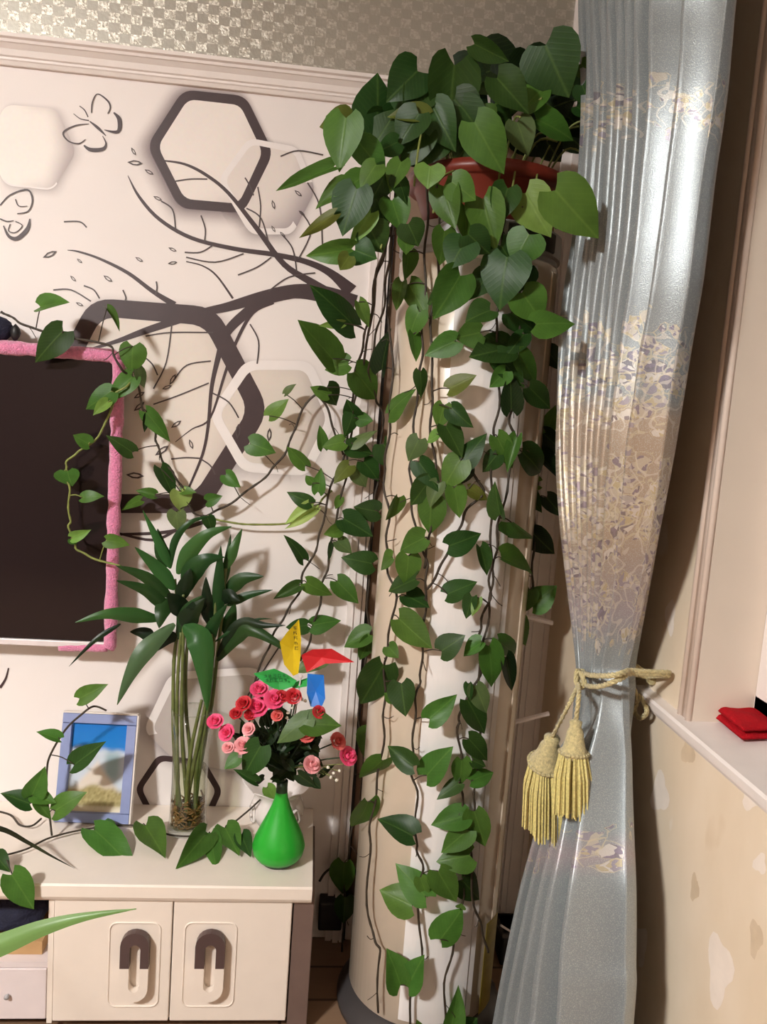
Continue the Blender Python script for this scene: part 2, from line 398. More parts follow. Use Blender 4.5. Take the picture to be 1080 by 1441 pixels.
    c1 = mixc(nt, mathn(nt, 'MULTIPLY', blob, .65), c0, pal.outputs[0])
    c2 = mixc(nt, mathn(nt, 'MULTIPLY', edge, .6), c1, s2l((200, 190, 160)))
    c3 = mixc(nt, mathn(nt, 'MULTIPLY', curl, .45), c2, s2l((212, 204, 192)))
    L(nt, c3, b.inputs['Base Color']); b.inputs['Roughness'].default_value = .33; b.inputs['Metallic'].default_value = .32
    b.inputs['Sheen Weight'].default_value = .25
    bp = N(nt, 'ShaderNodeBump', i_Strength=.35, i_Distance=.002)
    L(nt, mathn(nt, 'ADD', mathn(nt, 'MULTIPLY', ws.outputs[0], .5), mathn(nt, 'ADD', blob, curl)), bp.inputs['Height']); L(nt, bp.outputs[0], b.inputs['Normal'])
    return m
M['curtain'] = curtainmat()
M['lining'] = simple('white_lining', (228, 216, 210), .7, var=.03)

# ================================================================ ROOM
XR, XL, YR, ZC = 0.675, -3.3, -4.8, 2.80
def struct(name, a, b, mat, bev=0):
    return tag(bbox(name, a, b, mat, None, bev), kind='structure')
floor = struct('floor', (XL, YR, -.1), (XR+.6, .12, 0), M['floor'])
struct('ceiling', (XL-.12, YR-.12, ZC), (XR+.6, .12, ZC+.1), M['ceiling'])
wall_back = struct('wall_back', (XL, 0, 0), (XR, .12, ZC), M['mural'])
struct('wall_left', (XL-.12, YR, 0), (XL, .12, ZC), M['dim_wall'])
struct('wall_rear', (XL, YR-.12, 0), (XR+.2, YR, ZC), M['dim_wall'])
# right wall with a window opening
YC, YW2 = onX(974, 984, XR).y, -2.75            # near edge of the opening's casing, far edge
ZS = onX(1000, 1037, XR).z                       # height of the sill's nose
ZTOP = 2.45
wr = MB()
wr.box((XR, YC, 0), (XR+.45, .12, ZC)); wr.box((XR, YW2, 0), (XR+.45, YC, ZS-.004)); wr.box((XR, YW2, ZTOP), (XR+.45, YC, ZC)); wr.box((XR, YR, 0), (XR+.45, YW2, ZC))
wall_right = tag(wr.build('wall_right', M['oldwall']), kind='structure')
# reveal lining, corner beads
bbox('reveal_panel', (XR+.002, YC-.006, ZS), (XR+.40, YC-.0005, ZTOP), M['reveal'], wall_right, 0)
bead = MB()
for dy in (.0, .028):
    bead.tube([(XR-.003, YC-.002+dy, ZS-.002), (XR-.003, YC-.002+dy, ZTOP)], .006, 8)
bead.box((XR-.004, YC+.004, ZS), (XR, YC+.024, ZTOP))
tag(bead.build('trim_3', M['casing'], None, True), kind='structure')
# window frame deep in the opening
XW = onY(1069, 990, YC-.02).x
win = MB()
win.box((XW, YC-.06, ZS), (XW+.05, YC-.007, ZTOP)); win.box((XW, YW2, ZS), (XW+.05, YW2+.06, ZTOP))
win.box((XW, YW2, ZS), (XW+.05, YC, ZS+.05)); win.box((XW, YW2, ZTOP-.06), (XW+.05, YC, ZTOP)); win.box((XW-.005, -1.85, ZS), (XW+.05, -1.79, ZTOP))
window = tag(win.build('window_1', M['ceramic']), kind='structure')
for y0, y1 in ((YC-.06, -1.79), (-1.85, YW2+.06)):
    pm = MB(); pm.box((XW+.02, y1, ZS+.05), (XW+.028, y0, ZTOP-.06)); pm.build('pane', M['winglass'], window)
# sill: slab and three-step nosing
ys0 = onX(917, 968, XR).y
sill = extrude_profile('trim_4', [(-.36, -.012), (.0, -.012), (.0, -.034), (.010, -.034), (.014, -.026), (.018, -.024), (.020, -.016), (.026, -.014), (.028, -.004), (.024, 0), (-.36, 0)],
                       (XR, ys0+.02, ZS), (XR, YW2, ZS), (-1, 0, 0), M['white_trim'])
tag(sill, kind='structure')

# bare and stained spots in the old wallpaper, each with its own ragged outline
for i, (px_, py_, a_, b_, mt) in enumerate([(929,1117,12,27,'bare'),(1058,1122,13,18,'bare'),(1013,1365,17,48,'bare'),(903,1330,8,28,'bare'),(944,868,7,24,'bare'),(1070,1215,9,14,'bare'),(969,1057,9,19,'stain'),(978,1250,6,19,'stain'),(1064,1320,9,26,'stain')]):
    rg = random.Random(i); vs = []
    for k in range(22):
        an = 2*math.pi*k/22; w_ = 1+.22*math.sin(3*an+i)+rg.uniform(-.08, .08)
        vs.append(onX(px_+a_*w_*math.cos(an), py_+b_*w_*math.sin(an), XR-.0005))
    mesh('bare_patch' if mt == 'bare' else 'stain', vs, [tuple(range(22))], M[mt], wall_right)

# upper wall papered with silver foil checks, cornice strip between
ZK = onY(270, 122, 0).z
TX = onY(495, 1100, 0).x                         # right end of the mural
fo = MB(); fo.box((XL, -.003, ZK+.03), (XR-.085, 0, ZC)); fo.build('foil_wallpaper', M['foil'], wall_back)
pw = MB(); pw.box((TX, -.0015, 0), (XR, 0, ZK+.03)); pw.build('plain_wallpaper', M['shaded_wall'], wall_back)
h = onY(270, 74, -.05).z - ZK
crown = extrude_profile('trim_1', [(0, 0), (.010, 0), (.014, .008), (.017, .010), (.017, h*.26), (.022, h*.30), (.026, h*.52), (.036, h*.68), (.040, h*.70), (.042, h*.80), (.050, h*.84), (.052, h*.97), (.046, h), (0, h)],
                        (XL, 0, ZK), (XR-.085, 0, ZK), (0, -1, 0), M['white_trim'])
tag(crown, kind='structure')
tv_ = MB()                                      # fluted upright that closes the mural on the right
x1 = onY(503, 1000, 0).x; x0 = onY(482, 1000, 0).x
for a, b_, d in ((-.15, .25, .016), (.25, .34, .009), (.34, .72, .024), (.72, .80, .014), (.80, 1, .022)):
    tv_.box((x0+(x1-x0)*a, -d, 0), (x0+(x1-x0)*b_, 0, ZK))
tag(tv_.build('trim_2', M['white_trim']), kind='structure')
gp = MB(); gp.box((x1, -.012, 0), (x1+.009, 0, ZK)); gp.build('shadow_gap', M['black'], wall_back)
ct = MB()
for a, b_, d in ((-.085, -.06, .012), (-.06, -.045, .02), (-.045, -.014, .024), (-.014, 0, .03)):
    ct.box((XR+a, -d, 0), (XR+b_, 0, ZC))
tag(ct.build('trim_5', M['white_trim']), kind='structure')
tag(bbox('baseboard_back', (.17, -.012, 0), (XR-.09, 0, .08), M['white_trim']), kind='structure')

# ---------------------------------------------------------------- printed mural (flat print on the wallpaper)
def rounded(pts, r=.18, n=5):
    out = []; k = len(pts)
    for i in range(k):
        p = Vector(pts[i]); a = Vector(pts[i-1]); b = Vector(pts[(i+1) % k])
        p0 = p + (a-p)*r; p1 = p + (b-p)*r
        for j in range(n+1):
            t = j/n; out.append((p0*(1-t)**2 + p*2*t*(1-t) + p1*t*t))
    return out
def lerp(a, b, t): return tuple(x+(y-x)*t for x, y in zip(a, b))
def sstep(a, b, x):
    t = max(0, min(1, (x-a)/(b-a))); return t*t*(3-2*t)
def hexfill(pts, layer, light, dark, ang, lo=.1, hi=1.05):
    o = rounded(pts); c = sum(o, Vector((0, 0)))/len(o); n = len(o); R = max((p-c).length for p in o)
    d = Vector((math.cos(ang), math.sin(ang)))
    vs, cs, fs = [], [], []
    for ri in range(1, 11):
        for p in o:
            q = c + (p-c)*(ri/10); vs.append(onY(q.x, q.y, -layer*.00011))
            m = sstep(lo, hi, (q-c).dot(d)/R*.75 + (ri/10)**3*.35)
            cs.append(lerp(s2l(light), s2l(dark), m))
    for ri in range(9):
        for k in range(n): fs.append((ri*n+k, ri*n+(k+1) % n, (ri+1)*n+(k+1) % n, (ri+1)*n+k))
    fs.append(tuple(range(n)))
    mesh('printed_hexagon', vs, fs, M['print'], wall_back, cols=cs)
def hexglow(pts, layer, col, a, off=(0, 0), grow=1.16):
    """soft grey halo that belongs to the print"""
    o = rounded(pts); c = sum(o, Vector((0, 0)))/len(o); n = len(o); of = Vector(off)
    vs, cs, fs = [], [], []
    for ri in range(6):
        t = ri/5; s = .93 + (grow-.93)*t
        for p in o:
            q = c + (p-c)*s + of*t; vs.append(onY(q.x, q.y, -layer*.00011)); cs.append((*s2l(col), a*(1-t)**1.6))
    for ri in range(5):
        for k in range(n): fs.append((ri*n+k, ri*n+(k+1) % n, (ri+1)*n+(k+1) % n, (ri+1)*n+k))
    mesh('printed_halo', vs, fs, M['print'], wall_back, cols=cs)
def hexring(pts, th, layer, mat, skip=None, name='printed_hexagon_ring'):
    o = rounded(pts); n = len(o); c = sum(o, Vector((0, 0)))/n
    inn = []
    for p in o:
        d = (p-c); inn.append(p - d.normalized()*th)
    vs = [onY(p.x, p.y, -layer*.00011) for p in o] + [onY(p.x, p.y, -layer*.00011) for p in inn]
    fs = [(k, (k+1) % n, n+(k+1) % n, n+k) for k in range(n) if not (skip and skip(o[k]))]
    mesh(name, vs, fs, mat, wall_back)
def stroke(pts, layer, mat, name='printed_branch', sub=5):
    """pts: (x, y, width) in photo pixels, laid on the wall"""
    p3 = spline([Vector(p) for p in pts], sub) if len(pts) > 2 else [Vector(p) for p in pts]
    vs, fs = [], []
    for i, p in enumerate(p3):
        t = p3[min(i+1, len(p3)-1)] - p3[max(i-1, 0)]; nrm = Vector((-t.y, t.x)).normalized()*max(p.z, .5)/2
        for s in (-1, 1): vs.append(onY(p.x+nrm.x*s, p.y+nrm.y*s, -layer*.00011))
    for i in range(len(p3)-1): fs.append((2*i, 2*i+1, 2*i+3, 2*i+2))
    return mesh(name, vs, fs, mat, wall_back)
H1 = [(258,126),(346,135),(385,215),(343,300),(252,293),(207,205)]
H2 = [(350,194),(420,207),(444,267),(412,330),(352,330),(307,253)]
H3 = [(128,419),(304,432),(380,578),(288,722),(140,722),(52,565)]
H4 = [(345,507),(438,508),(475,590),(434,670),(340,664),(294,583)]
H5 = [(8,147),(80,153),(107,214),(75,268),(8,261),(-22,205)]
H6 = [(222,1062),(288,1070),(313,1113),(292,1160),(215,1160),(190,1110)]
H7 = [(240,946),(366,938),(410,1020),(360,1092),(246,1070),(202,1027)]
halo = (136, 118, 124)
hexglow(H5, 1, halo, .35, (6, 4)); hexglow(H1, 1, halo, .85, (-8, 5), 1.22); hexglow(H2, 2, halo, .5, (-5, 6), 1.2)
hexglow(H3, 1, halo, .40, (6, 6), 1.1); hexglow(H4, 2, halo, .30, (-4, 8), 1.15); hexglow(H7, 1, halo, .6, (-10, 0), 1.22)
hexfill(H5, 3, (248, 242, 236), (186, 174, 174), .15, .25)
hexfill(H1, 3, (244, 236, 230), (206, 194, 194), .5, .3)
hexfill(H2, 4, (234, 225, 219), (166, 154, 158), .7, .1)
hexfill(H3, 3, (232, 222, 212), (178, 164, 162), .0, .35)
hexfill(H4, 4, (226, 216, 206), (168, 156, 154), .1, .2)
hexfill(H7, 3, (206, 198, 192), (188, 176, 172), 3.2, .2)
hexring(H1, 14, 6, M['ink']); hexring(H3, 28, 6, M['ink']); hexring(H6, 9, 7, M['ink'])
hexring(H2, 9, 7, M['ring_white'], lambda p: p.x > 425 and p.y > 225)
hexring(H4, 14, 8, M['ring_white']); hexring(H7, 12, 5, M['ring_white'], lambda p: p.y > 1040)
hexring(H5, 2.5, 5, M['ring_white'], lambda p: p.y < 255)
BR = [
 [(500,428,26),(455,414,24),(415,410,20),(370,418,17),(320,432,13),(285,440,11),(215,462,10),(165,480,6),(125,492,3)],
 [(462,414,18),(440,398,11),(400,372,8),(362,322,7),(322,272,5),(290,246,4.5),(260,231,3.5),(230,226,2)],
 [(495,410,20),(465,384,11),(430,368,8),(385,358,7),(330,350,6),(270,335,5.5),(225,309,5),(196,277,4),(180,247,1)],
 [(430,410,14),(375,422,14),(340,446,14),(318,470,12),(308,500,8),(298,545,5.5),(293,600,4.5),(285,640,4),(266,686,3)],
 [(385,425,6),(356,440,5),(333,480,4.5),(317,525,4),(296,588,3),(270,604,1.5),(247,622,1)],
 [(246,429,9),(215,410,6),(180,384,5),(140,364,3.5),(110,354,2.5),(95,352,1)],
 [(328,420,3),(305,388,2.5),(285,374,2),(262,368,1.5)],
 [(248,746,4),(215,760,4),(165,750,3)],
 [(300,730,6),(240,748,5),(170,752,3.5)],
 [(0,968,4),(8,955,3),(12,940,2)],
]
TW = [[(247,255),(268,252),(292,252)],[(363,263),(367,290),(365,320)],[(347,293),(368,308),(380,350)],[(283,303),(289,322),(288,340)],
 [(260,355),(282,355),(300,345)],[(262,362),(303,369),(343,357)],[(335,387),(362,376),(382,362)],[(378,410),(407,390),(444,384)],
 [(227,283),(243,295),(247,321)],[(397,330),(412,350),(418,383)],[(433,257),(450,290),(454,345)],[(423,297),(438,325),(420,365)],
 [(205,473),(240,468),(300,468)],[(242,456),(234,510),(216,547)],[(244,536),(263,514),(297,508)],[(216,569),(250,557),(294,539)],
 [(241,646),(262,644),(282,645)],[(281,645),(296,655),(303,668)],[(299,553),(322,566),(336,588)],[(352,456),(364,480),(362,512)],
 [(200,500),(214,512),(222,528)],[(75,408),(100,408),(128,424)],[(118,402),(132,408),(140,420)],[(122,320),(112,312),(90,312)],[(173,408),(177,418),(176,424)],
 [(220,396),(221,405),(219,415)],[(395,220),(420,212),(455,218)],[(345,250),(352,262),(357,275)],[(400,900),(380,930),(345,985)]]
for i, b in enumerate(BR): stroke(b, 9+.3*i, M['ink'])
for i, t in enumerate(TW): stroke([(x, y, 2.0) for x, y in t], 12.5+.12*i, M['ink_thin'], 'printed_twig')
MK = [(188,213,60,13),(190,229,5,22),(210,242,30,15),(196,365,30,13),(70,358,-25,22),(112,367,40,10),(103,392,45,12),(152,392,35,16),(243,351,25,13),(243,370,-8,14),(222,279,25,14),
 (243,534,-60,18),(235,545,-20,15),(248,597,-35,18),(269,625,70,15),(228,634,-35,24),(335,607,-85,22),(379,612,-85,20),(190,669,5,26),(196,572,-40,20),(196,556,-30,18),(112,428,25,12),(385,288,75,14),(420,272,40,14),(385,322,60,11),(398,330,45,11),(425,300,40,12)]
for i, (x, y, a, l) in enumerate(MK):
    c, s = math.cos(math.radians(a)), math.sin(math.radians(a)); wd = l*.16
    o = [(-l/2, 0), (-l*.1, -wd), (l*.25, -wd*.8), (l/2, 0), (l*.2, wd), (-l*.15, wd)]
    i_ = [(q[0]*.62, q[1]*.5) for q in o]
    tr = lambda q: onY(x+q[0]*c-q[1]*s, y+q[0]*s+q[1]*c, -.0019)
    mesh('printed_leaf', [tr(q) for q in o]+[tr(q) for q in i_], [(k, (k+1) % 6, 6+(k+1) % 6, 6+k) for k in range(6)], M['ink_thin'], wall_back)
z1 = lambda L_: [(x/4.154, 60+y/4.154) for x, y in L_]
BF = [(z1([(525,460),(575,500),(620,545)]), [1.5,4,1]), (z1([(520,455),(470,445),(430,415)]), [1.6,1.4,1]), (z1([(515,435),(495,395),(465,370)]), [1.6,1.6,1.2]),
 (z1([(535,410),(540,350),(570,300),(630,340),(645,380),(630,415)]), [1.5,2,1.5,2.5,2,1.5]), (z1([(665,408),(698,450),(690,520),(610,510)]), [2,6,5,1]),
 (z1([(520,475),(440,485),(370,525),(400,575),(460,590),(500,565)]), [1,2,2.5,2,1.8,1]), (z1([(490,600),(530,626),(600,622),(620,590),(600,545)]), [2,5.5,5,2.5,1]),
 (z1([(0,950),(60,890),(160,860),(190,920),(165,985),(100,1000)]), [1.5,2,2.5,2.5,2,1.5]), (z1([(90,915),(110,955),(160,955)]), [1.5,1.5,1]),
 (z1([(20,1070),(50,1130),(100,1145),(160,1090),(175,1030)]), [1.5,4,6,6,2]), (z1([(60,1060),(50,1100),(90,1110),(130,1070),(90,1045)]), [1.5,1.5,1.5,1.5,1.5]), (z1([(0,1030),(40,1045),(80,1040)]), [2,2,1])]
for i, (p, wd) in enumerate(BF): stroke([(a[0], a[1], w_) for a, w_ in zip(p, wd)], 17+.1*i, M['ink'], 'printed_butterfly')

# ================================================================ CEILING LAMP (out of frame, lights the room)
lamp = empty('ceiling_lamp', (LAMP_POS.x, LAMP_POS.y, ZC), 'round white ceiling lamp with a frosted shade', 'lamp')
lb = MB(); lb.lathe([(.02, 0), (.20, 0), (.20, -.03), (.0, -.03)][::-1], (LAMP_POS.x, LAMP_POS.y, ZC), 32); lb.build('base', M['white_trim'], lamp)
lm, lnt, lbs = newmat('lamp_shade_glow')
lbs.inputs['Emission Color'].default_value = (1.0, .985, .955, 1); lbs.inputs['Emission Strength'].default_value = LAMP_W
ls = MB(); ls.lathe([(.0, -.11), (.10, -.105), (.17, -.08), (.19, -.05), (.19, -.03), (0, -.03)], (LAMP_POS.x, LAMP_POS.y, ZC), 32)
ls.build('shade', lm, lamp, True)

dl = empty('downlight', (SPOT_POS.x, SPOT_POS.y, ZC), 'small round recessed downlight in the ceiling', 'lamp')
q = MB(); q.lathe([(.045, -.012), (.062, -.012), (.066, 0), (.045, 0)], (SPOT_POS.x, SPOT_POS.y, ZC), 28); q.build('rim', M['white_trim'], dl)
sm, snt, sbs = newmat('downlight_glow'); sbs.inputs['Emission Color'].default_value = (1.0, .96, .90, 1); sbs.inputs['Emission Strength'].default_value = SPOT_W
q = MB(); q.lathe([(.0, -.008), (.044, -.008)][::-1], (SPOT_POS.x, SPOT_POS.y, ZC), 28, cap=False); q.build('lens', sm, dl)

# ================================================================ TV CABINET
ZT = onY(300, 1134, 0).z; YF = onZ(225, 1246, ZT).y
XCR = onZ(440, 1249, ZT).x; XCL = -1.95
cabinet = empty('tv_cabinet', (-.6, YF/2, 0), 'low cream lacquered media cabinet with two-tone loop handles', 'cabinet')
yd = YF + .014                                   # door face
xd0, xd1, xd2 = onY(75, 1300, yd).x, onY(243, 1300, yd).x, onY(411, 1300, yd).x
xs1 = onY(441, 1300, yd).x
wt = extrude_profile('worktop', [(0, -.046), (0, 0), (-YF-.004, 0), (-YF, -.004), (-YF, -.030), (-YF-.004, -.038), (-YF-.012, -.046)], (XCL, -.002, ZT), (XCR, -.002, ZT), (0, -1, 0), M['cab'], cabinet)
zb = .03
cb = MB()
cb.box((XCL+.02, yd+.02, zb), (XCL+.04, -.01, ZT-.046)); cb.box((xd0-.012, yd+.004, zb), (xd0, -.01, ZT-.046)); cb.box((xd0, yd+.022, zb), (xd2, -.01, ZT-.047)); cb.box((XCL+.04, -.03, zb), (xd0-.012, -.01, ZT-.046)); cb.box((XCL+.04, yd+.02, zb), (xd0-.012, -.03, zb+.02))
cb.build('body', M['cab'], cabinet)
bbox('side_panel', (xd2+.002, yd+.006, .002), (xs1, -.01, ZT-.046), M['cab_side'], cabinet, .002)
pl = MB(); pl.box((XCL+.05, yd+.05, 0), (xd2, -.03, zb)); pl.build('plinth', M['black'], cabinet)
zsh = onY(40, 1352, yd+.01).z                     # bottom of the open bay
sb = MB(); sb.box((XCL+.04, yd+.006, zsh-.014), (xd0-.012, -.03, zsh)); sb.build('shelf', M['drawer'], cabinet)
dr = bbox('drawer', (xd0-.46, yd+.004, zb+.01), (xd0-.014, yd+.022, zsh-.016), M['drawer'], cabinet, .002)
kb = MB(); kc = onY(11, 1400, yd+.004); kb.lathe([(.0, .012), (.005, .011), (.006, .006), (.003, 0)][::-1], kc, 10, (0, -1, 0)); kb.build('knob', M['ac_grey'], dr, True)
dr2 = bbox('drawer', (XCL+.045, yd+.004, zb+.01), (xd0-.466, yd+.022, zsh-.016), M['drawer'], cabinet, .002)
def stadium_outline(cx_, cz, hw, hh, n=10):
    o = []
    for k in range(n+1):
        a = math.pi*k/n; o.append((cx_+hw*math.cos(a), cz+hh-hw+hw*math.sin(a)*1.0))
    for k in range(n+1):
        a = math.pi+math.pi*k/n; o.append((cx_+hw*math.cos(a), cz-hh+hw+hw*math.sin(a)))
    return o
def prism_ring(outer, inner, y0, y1, name, mat, parent, sel):
    n = len(outer); v = []
    for ring, y in ((outer, y0), (inner, y0), (outer, y1), (inner, y1)): v += [(p[0], y, p[1]) for p in ring]
    f = []
    for k in range(n):
        j = (k+1) % n
        if not sel(k): continue
        f += [(k, j, n+j, n+k), (2*n+k, 3*n+k, 3*n+j, 2*n+j), (k, 2*n+k, 2*n+j, j), (n+k, n+j, 3*n+j, 3*n+k)]
    used = sorted({i for q_ in f for i in q_}); rm = {o_: k_ for k_, o_ in enumerate(used)}
    return mesh(name, [v[i] for i in used], [tuple(rm[i] for i in q_) for q_ in f], mat, parent)
for xa, xb, hx0, hx1 in ((xd0, xd1, 188, 188), (xd1, xd2, 294, 294)):
    d = bbox('door', (xa+.0015, yd, zb+.008), (xb-.0015, yd+.018, ZT-.048), M['cab'], cabinet, .0025)
    # pressed rounded surround
    p0, p1 = onY(hx0-33, 1298, yd), onY(hx0+34, 1416, yd)
    cxm, czm, hw, hh = (p0.x+p1.x)/2, (p0.z+p1.z)/2, (p1.x-p0.x)/2, (p0.z-p1.z)/2
    rr = []; r_ = .018
    for qx, qz, a0 in ((1, 1, 0), (-1, 1, 90), (-1, -1, 180), (1, -1, 270)):
        for k in range(6):
            a = math.radians(a0+18*k); rr.append(Vector((cxm+qx*(hw-r_)+r_*math.cos(a), yd-.0005, czm+qz*(hh-r_)+r_*math.sin(a))))
    mb = MB(); mb.tube(rr+[rr[0]], .0022, 6, False); mb.build('surround', M['cab'], d, True)
    t0, t1 = onY(hx0-18, 1313, yd-.02), onY(hx0+19, 1410, yd-.02)
    hcx, hcz, hhw, hhh = (t0.x+t1.x)/2, (t0.z+t1.z)/2, (t1.x-t0.x)/2, (t0.z-t1.z)/2
    out = stadium_outline(hcx, hcz, hhw, hhh); inn = stadium_outline(hcx+.001, hcz-.002, hhw*.38, hhh*.68)
    # squarer shoulders on the upper bow
    n = len(out)//2
    out = [(x, z) for x, z in out]
    mid = hcz + hhh*-.02
    # split the straight sides at mid so the two colours meet there
    def insert(o):
        m_ = len(o)//2
        return o[:m_] + [(o[m_-1][0], mid)] + [(o[m_][0], mid)] + o[m_:] + [(o[0][0], mid)]
    def resplit(o):
        m_ = len(o)//2
        return [(o[0][0], mid)] + o[:m_] + [(o[m_-1][0], mid)] + o[m_:]
    O, I = resplit(out), resplit(inn); m_ = len(out)//2
    h1 = prism_ring(O, I, yd-.022, yd-.004, 'handle', M['handle_brown'], d, lambda k: k <= m_)
    h2 = prism_ring(O, I, yd-.022, yd-.004, 'handle', M['cab'], d, lambda k: k > m_)
    for z_ in (hcz+hhh*.82, hcz-hhh*.82):
        q = MB(); q.box((hcx-.006, yd-.006, z_-.008), (hcx+.006, yd+.002, z_+.008)); q.build('handle_mount', M['cab'], d)
# things in the open bay
boxr = empty('cardboard_box', (onY(20, 1345, yd+.05).x, yd+.14, zsh), 'open tan cardboard box in the bay of the cream cabinet', 'box')
bx1 = onY(59, 1345, yd+.03).x; bx0 = bx1-.30; bz = zsh + .034; by0, by1 = yd+.03, yd+.24
for nm, a, b in (('front_panel', (bx0, by0, zsh+.001), (bx1, by0+.004, bz)), ('back_panel', (bx0, by1-.004, zsh+.001), (bx1, by1, bz)), ('side_panel', (bx1-.004, by0+.004, zsh+.001), (bx1, by1-.004, bz)), ('side_panel', (bx0, by0+.004, zsh+.001), (bx0+.004, by1-.004, bz)), ('base', (bx0+.004, by0+.004, zsh+.001), (bx1-.004, by1-.004, zsh+.005))):
    q = MB(); q.box(a, b); q.build(nm, M['cardboard'], boxr)
def lump(name, c, r, mat, label=None, cat=None, seed=0, parent=None, amp=.25, sub=3, fr=2.5):
    bm = bmesh.new(); bmesh.ops.create_icosphere(bm, subdivisions=sub, radius=1)
    for v in bm.verts:
        k = 1 + amp*noise.noise(v.co*fr + Vector((seed*3.1, seed, 0)))
        v.co = Vector((v.co.x*r[0], v.co.y*r[1], v.co.z*r[2]))*k + Vector(c)
    me = bpy.data.meshes.new(name); bm.to_mesh(me); bm.free(); me.materials.append(mat)
    me.polygons.foreach_set('use_smooth', [True]*len(me.polygons))
    o = bpy.data.objects.new(name, me); o.location = woff(parent); link(o, parent)
    return tag(o, label, cat)
lump('dark_bundle', ((bx0+bx1)/2+.05, (by0+by1)/2, zsh+.048), (.08, .07, .04), M['navy'], 'dark crumpled cloth bundle lying inside the cardboard box', 'bundle', 4, amp=.2)

# ================================================================ TELEVISION
ytv = -.07
x_tvr = onY(163, 700, ytv).x; z_tvt = onY(100, 494, ytv).z; z_tvb = onY(100, 908, ytv).z; x_tvl = x_tvr - 1.30
tv = empty('television', ((x_tvl+x_tvr)/2, ytv, z_tvb), 'wall-mounted black television edged with a pink plush cover', 'television')
bbox('housing', (x_tvl, ytv+.004, z_tvb), (x_tvr, ytv+.045, z_tvt), M['black'], tv, .006)
bbox('screen', (x_tvl+.012, ytv-.002, z_tvb+.014), (x_tvr-.012, ytv+.005, z_tvt-.012), M['screen'], tv, .001)
bbox('wall_mount', (x_tvl+.4, ytv+.044, z_tvb+.2), (x_tvr-.4, -.001, z_tvt-.2), M['black'], tv, .003)
bbox('bezel', (x_tvl, ytv-.006, z_tvb-.004), (x_tvr-.015, ytv+.006, z_tvb+.012), M['bezel'], tv, .002)
def plush(name, pts, r, seed, parent):
    sp_ = spline(pts, 1) if len(pts) < 3 else pts
    dense = []
    for a, b in zip(pts[:-1], pts[1:]):
        a, b = Vector(a), Vector(b); n = max(2, int((b-a).length/.008))
        dense += [a.lerp(b, k/n) for k in range(n)]
    dense.append(Vector(pts[-1]))
    rad = [r*(1+.22*noise.noise(p*38+Vector((seed, 0, 0)))) for p in dense]
    q = MB(); q.tube(dense, rad, 10); o = q.build(name, M['pink'], parent, True); return o
pr = .0165
plush('top_cover', [(x_tvl, ytv, z_tvt-.004), (x_tvr-.02, ytv, z_tvt-.004), (x_tvr-.004, ytv, z_tvt-.014)], pr, 1, tv)
plush('side_cover', [(x_tvr-.003, ytv, z_tvt-.012), (x_tvr-.003, ytv, z_tvb+.004), (x_tvr-.006, ytv, z_tvb)], pr, 2, tv)
plush('bottom_cover', [(x_tvr-.01, ytv, z_tvb-.002), (x_tvr-.13, ytv+.006, z_tvb-.006)], pr*.72, 3, tv)
# dark fabric toy on the upper edge
ft = onY(3, 462, ytv+.01)
toy = empty('plush_toy', (ft.x-.03, ytv+.012, z_tvt+.012), 'small dark navy plush toy sitting on top of the television', 'plush toy')
lump('body', (ft.x-.03, ytv+.012, z_tvt+.042), (.055, .03, .034), M['navy'], seed=2, parent=toy, amp=.15)
lump('ear', (ft.x+.032, ytv+.008, z_tvt+.034), (.012, .01, .02), M['black'], seed=3, parent=toy, amp=.2, sub=2)

# ================================================================ STANDING AIR CONDITIONER
AC = onZ(588, 1400, 0); RA = .184
AC.y = min(AC.y, -RA-.02)
ZA = onCyl(690, 305, AC, RA).z
ac = empty('air_conditioner', (AC.x, AC.y, 0), 'tall white cylindrical floor-standing air conditioner in the corner', 'air conditioner')
q = MB(); q.lathe([(RA-.01, .05), (RA, .06), (RA, ZA-.075), (RA-.002, ZA-.07)], AC, 72); q.build('body', M['ac_white'], ac, True)
q = MB(); q.lathe([(RA+.028, 0), (RA+.028, .012), (RA+.02, .022), (RA-.004, .05)], AC, 64); q.build('base', M['ac_dark'], ac, True)
q = MB(); q.lathe([(RA-.004, ZA-.072), (RA-.004, ZA-.058), (RA+.002, ZA-.054), (RA+.002, ZA-.004), (RA-.004, ZA)], AC, 72); q.build('top_ring', M['ac_grey'], ac)
phi0 = math.atan2(CAM.y-AC.y, CAM.x-AC.x)
def arc_panel(name, s0, s1, z0, z1_, off, mat, parent, n=18, th=.006):
    a0, a1 = phi0+math.asin(s0), phi0+math.asin(s1); vs, fs = [], []
    for k in range(n+1):
        a = a0+(a1-a0)*k/n; e = min(k, n-k)
        for r, z in ((RA+off-th, z0), (RA+off, z0+.003), (RA+off, z1_-.003), (RA+off-th, z1_)):
            vs.append((AC.x+r*math.cos(a), AC.y+r*math.sin(a), z))
    for k in range(n):
        for j in range(3): fs.append((k*4+j, k*4+4+j, k*4+5+j, k*4+1+j))
    fs += [(3, 2, 1, 0), (n*4, n*4+1, n*4+2, n*4+3)]
    return mesh(name, vs, fs, mat, parent, False)
arc_panel('front_panel', -.22, .60, .075, ZA-.085, .006, M['ac_panel'], ac)
arc_panel('side_strip', .62, .68, .075, ZA-.085, .004, M['ac_panel'], ac, 4, .004)
arc_panel('side_strip', .88, .93, .075, ZA-.085, .004, M['ac_white'], ac, 4, .004)
disp = arc_panel('display', .30, .86, ZA-.05, ZA-.008, .006, M['ac_dark'], ac, 10, .003)
for k, s in enumerate((.42, .455, .49, .535, .565, .61)):
    arc_panel('display_mark', s, s+.022, ZA-.043, ZA-.026, .0068, M['bezel'], disp, 2, .0006)
arc_panel('energy_label', .80, .95, .06, .30, .0055, M['sticker'], ac, 8, .0008)
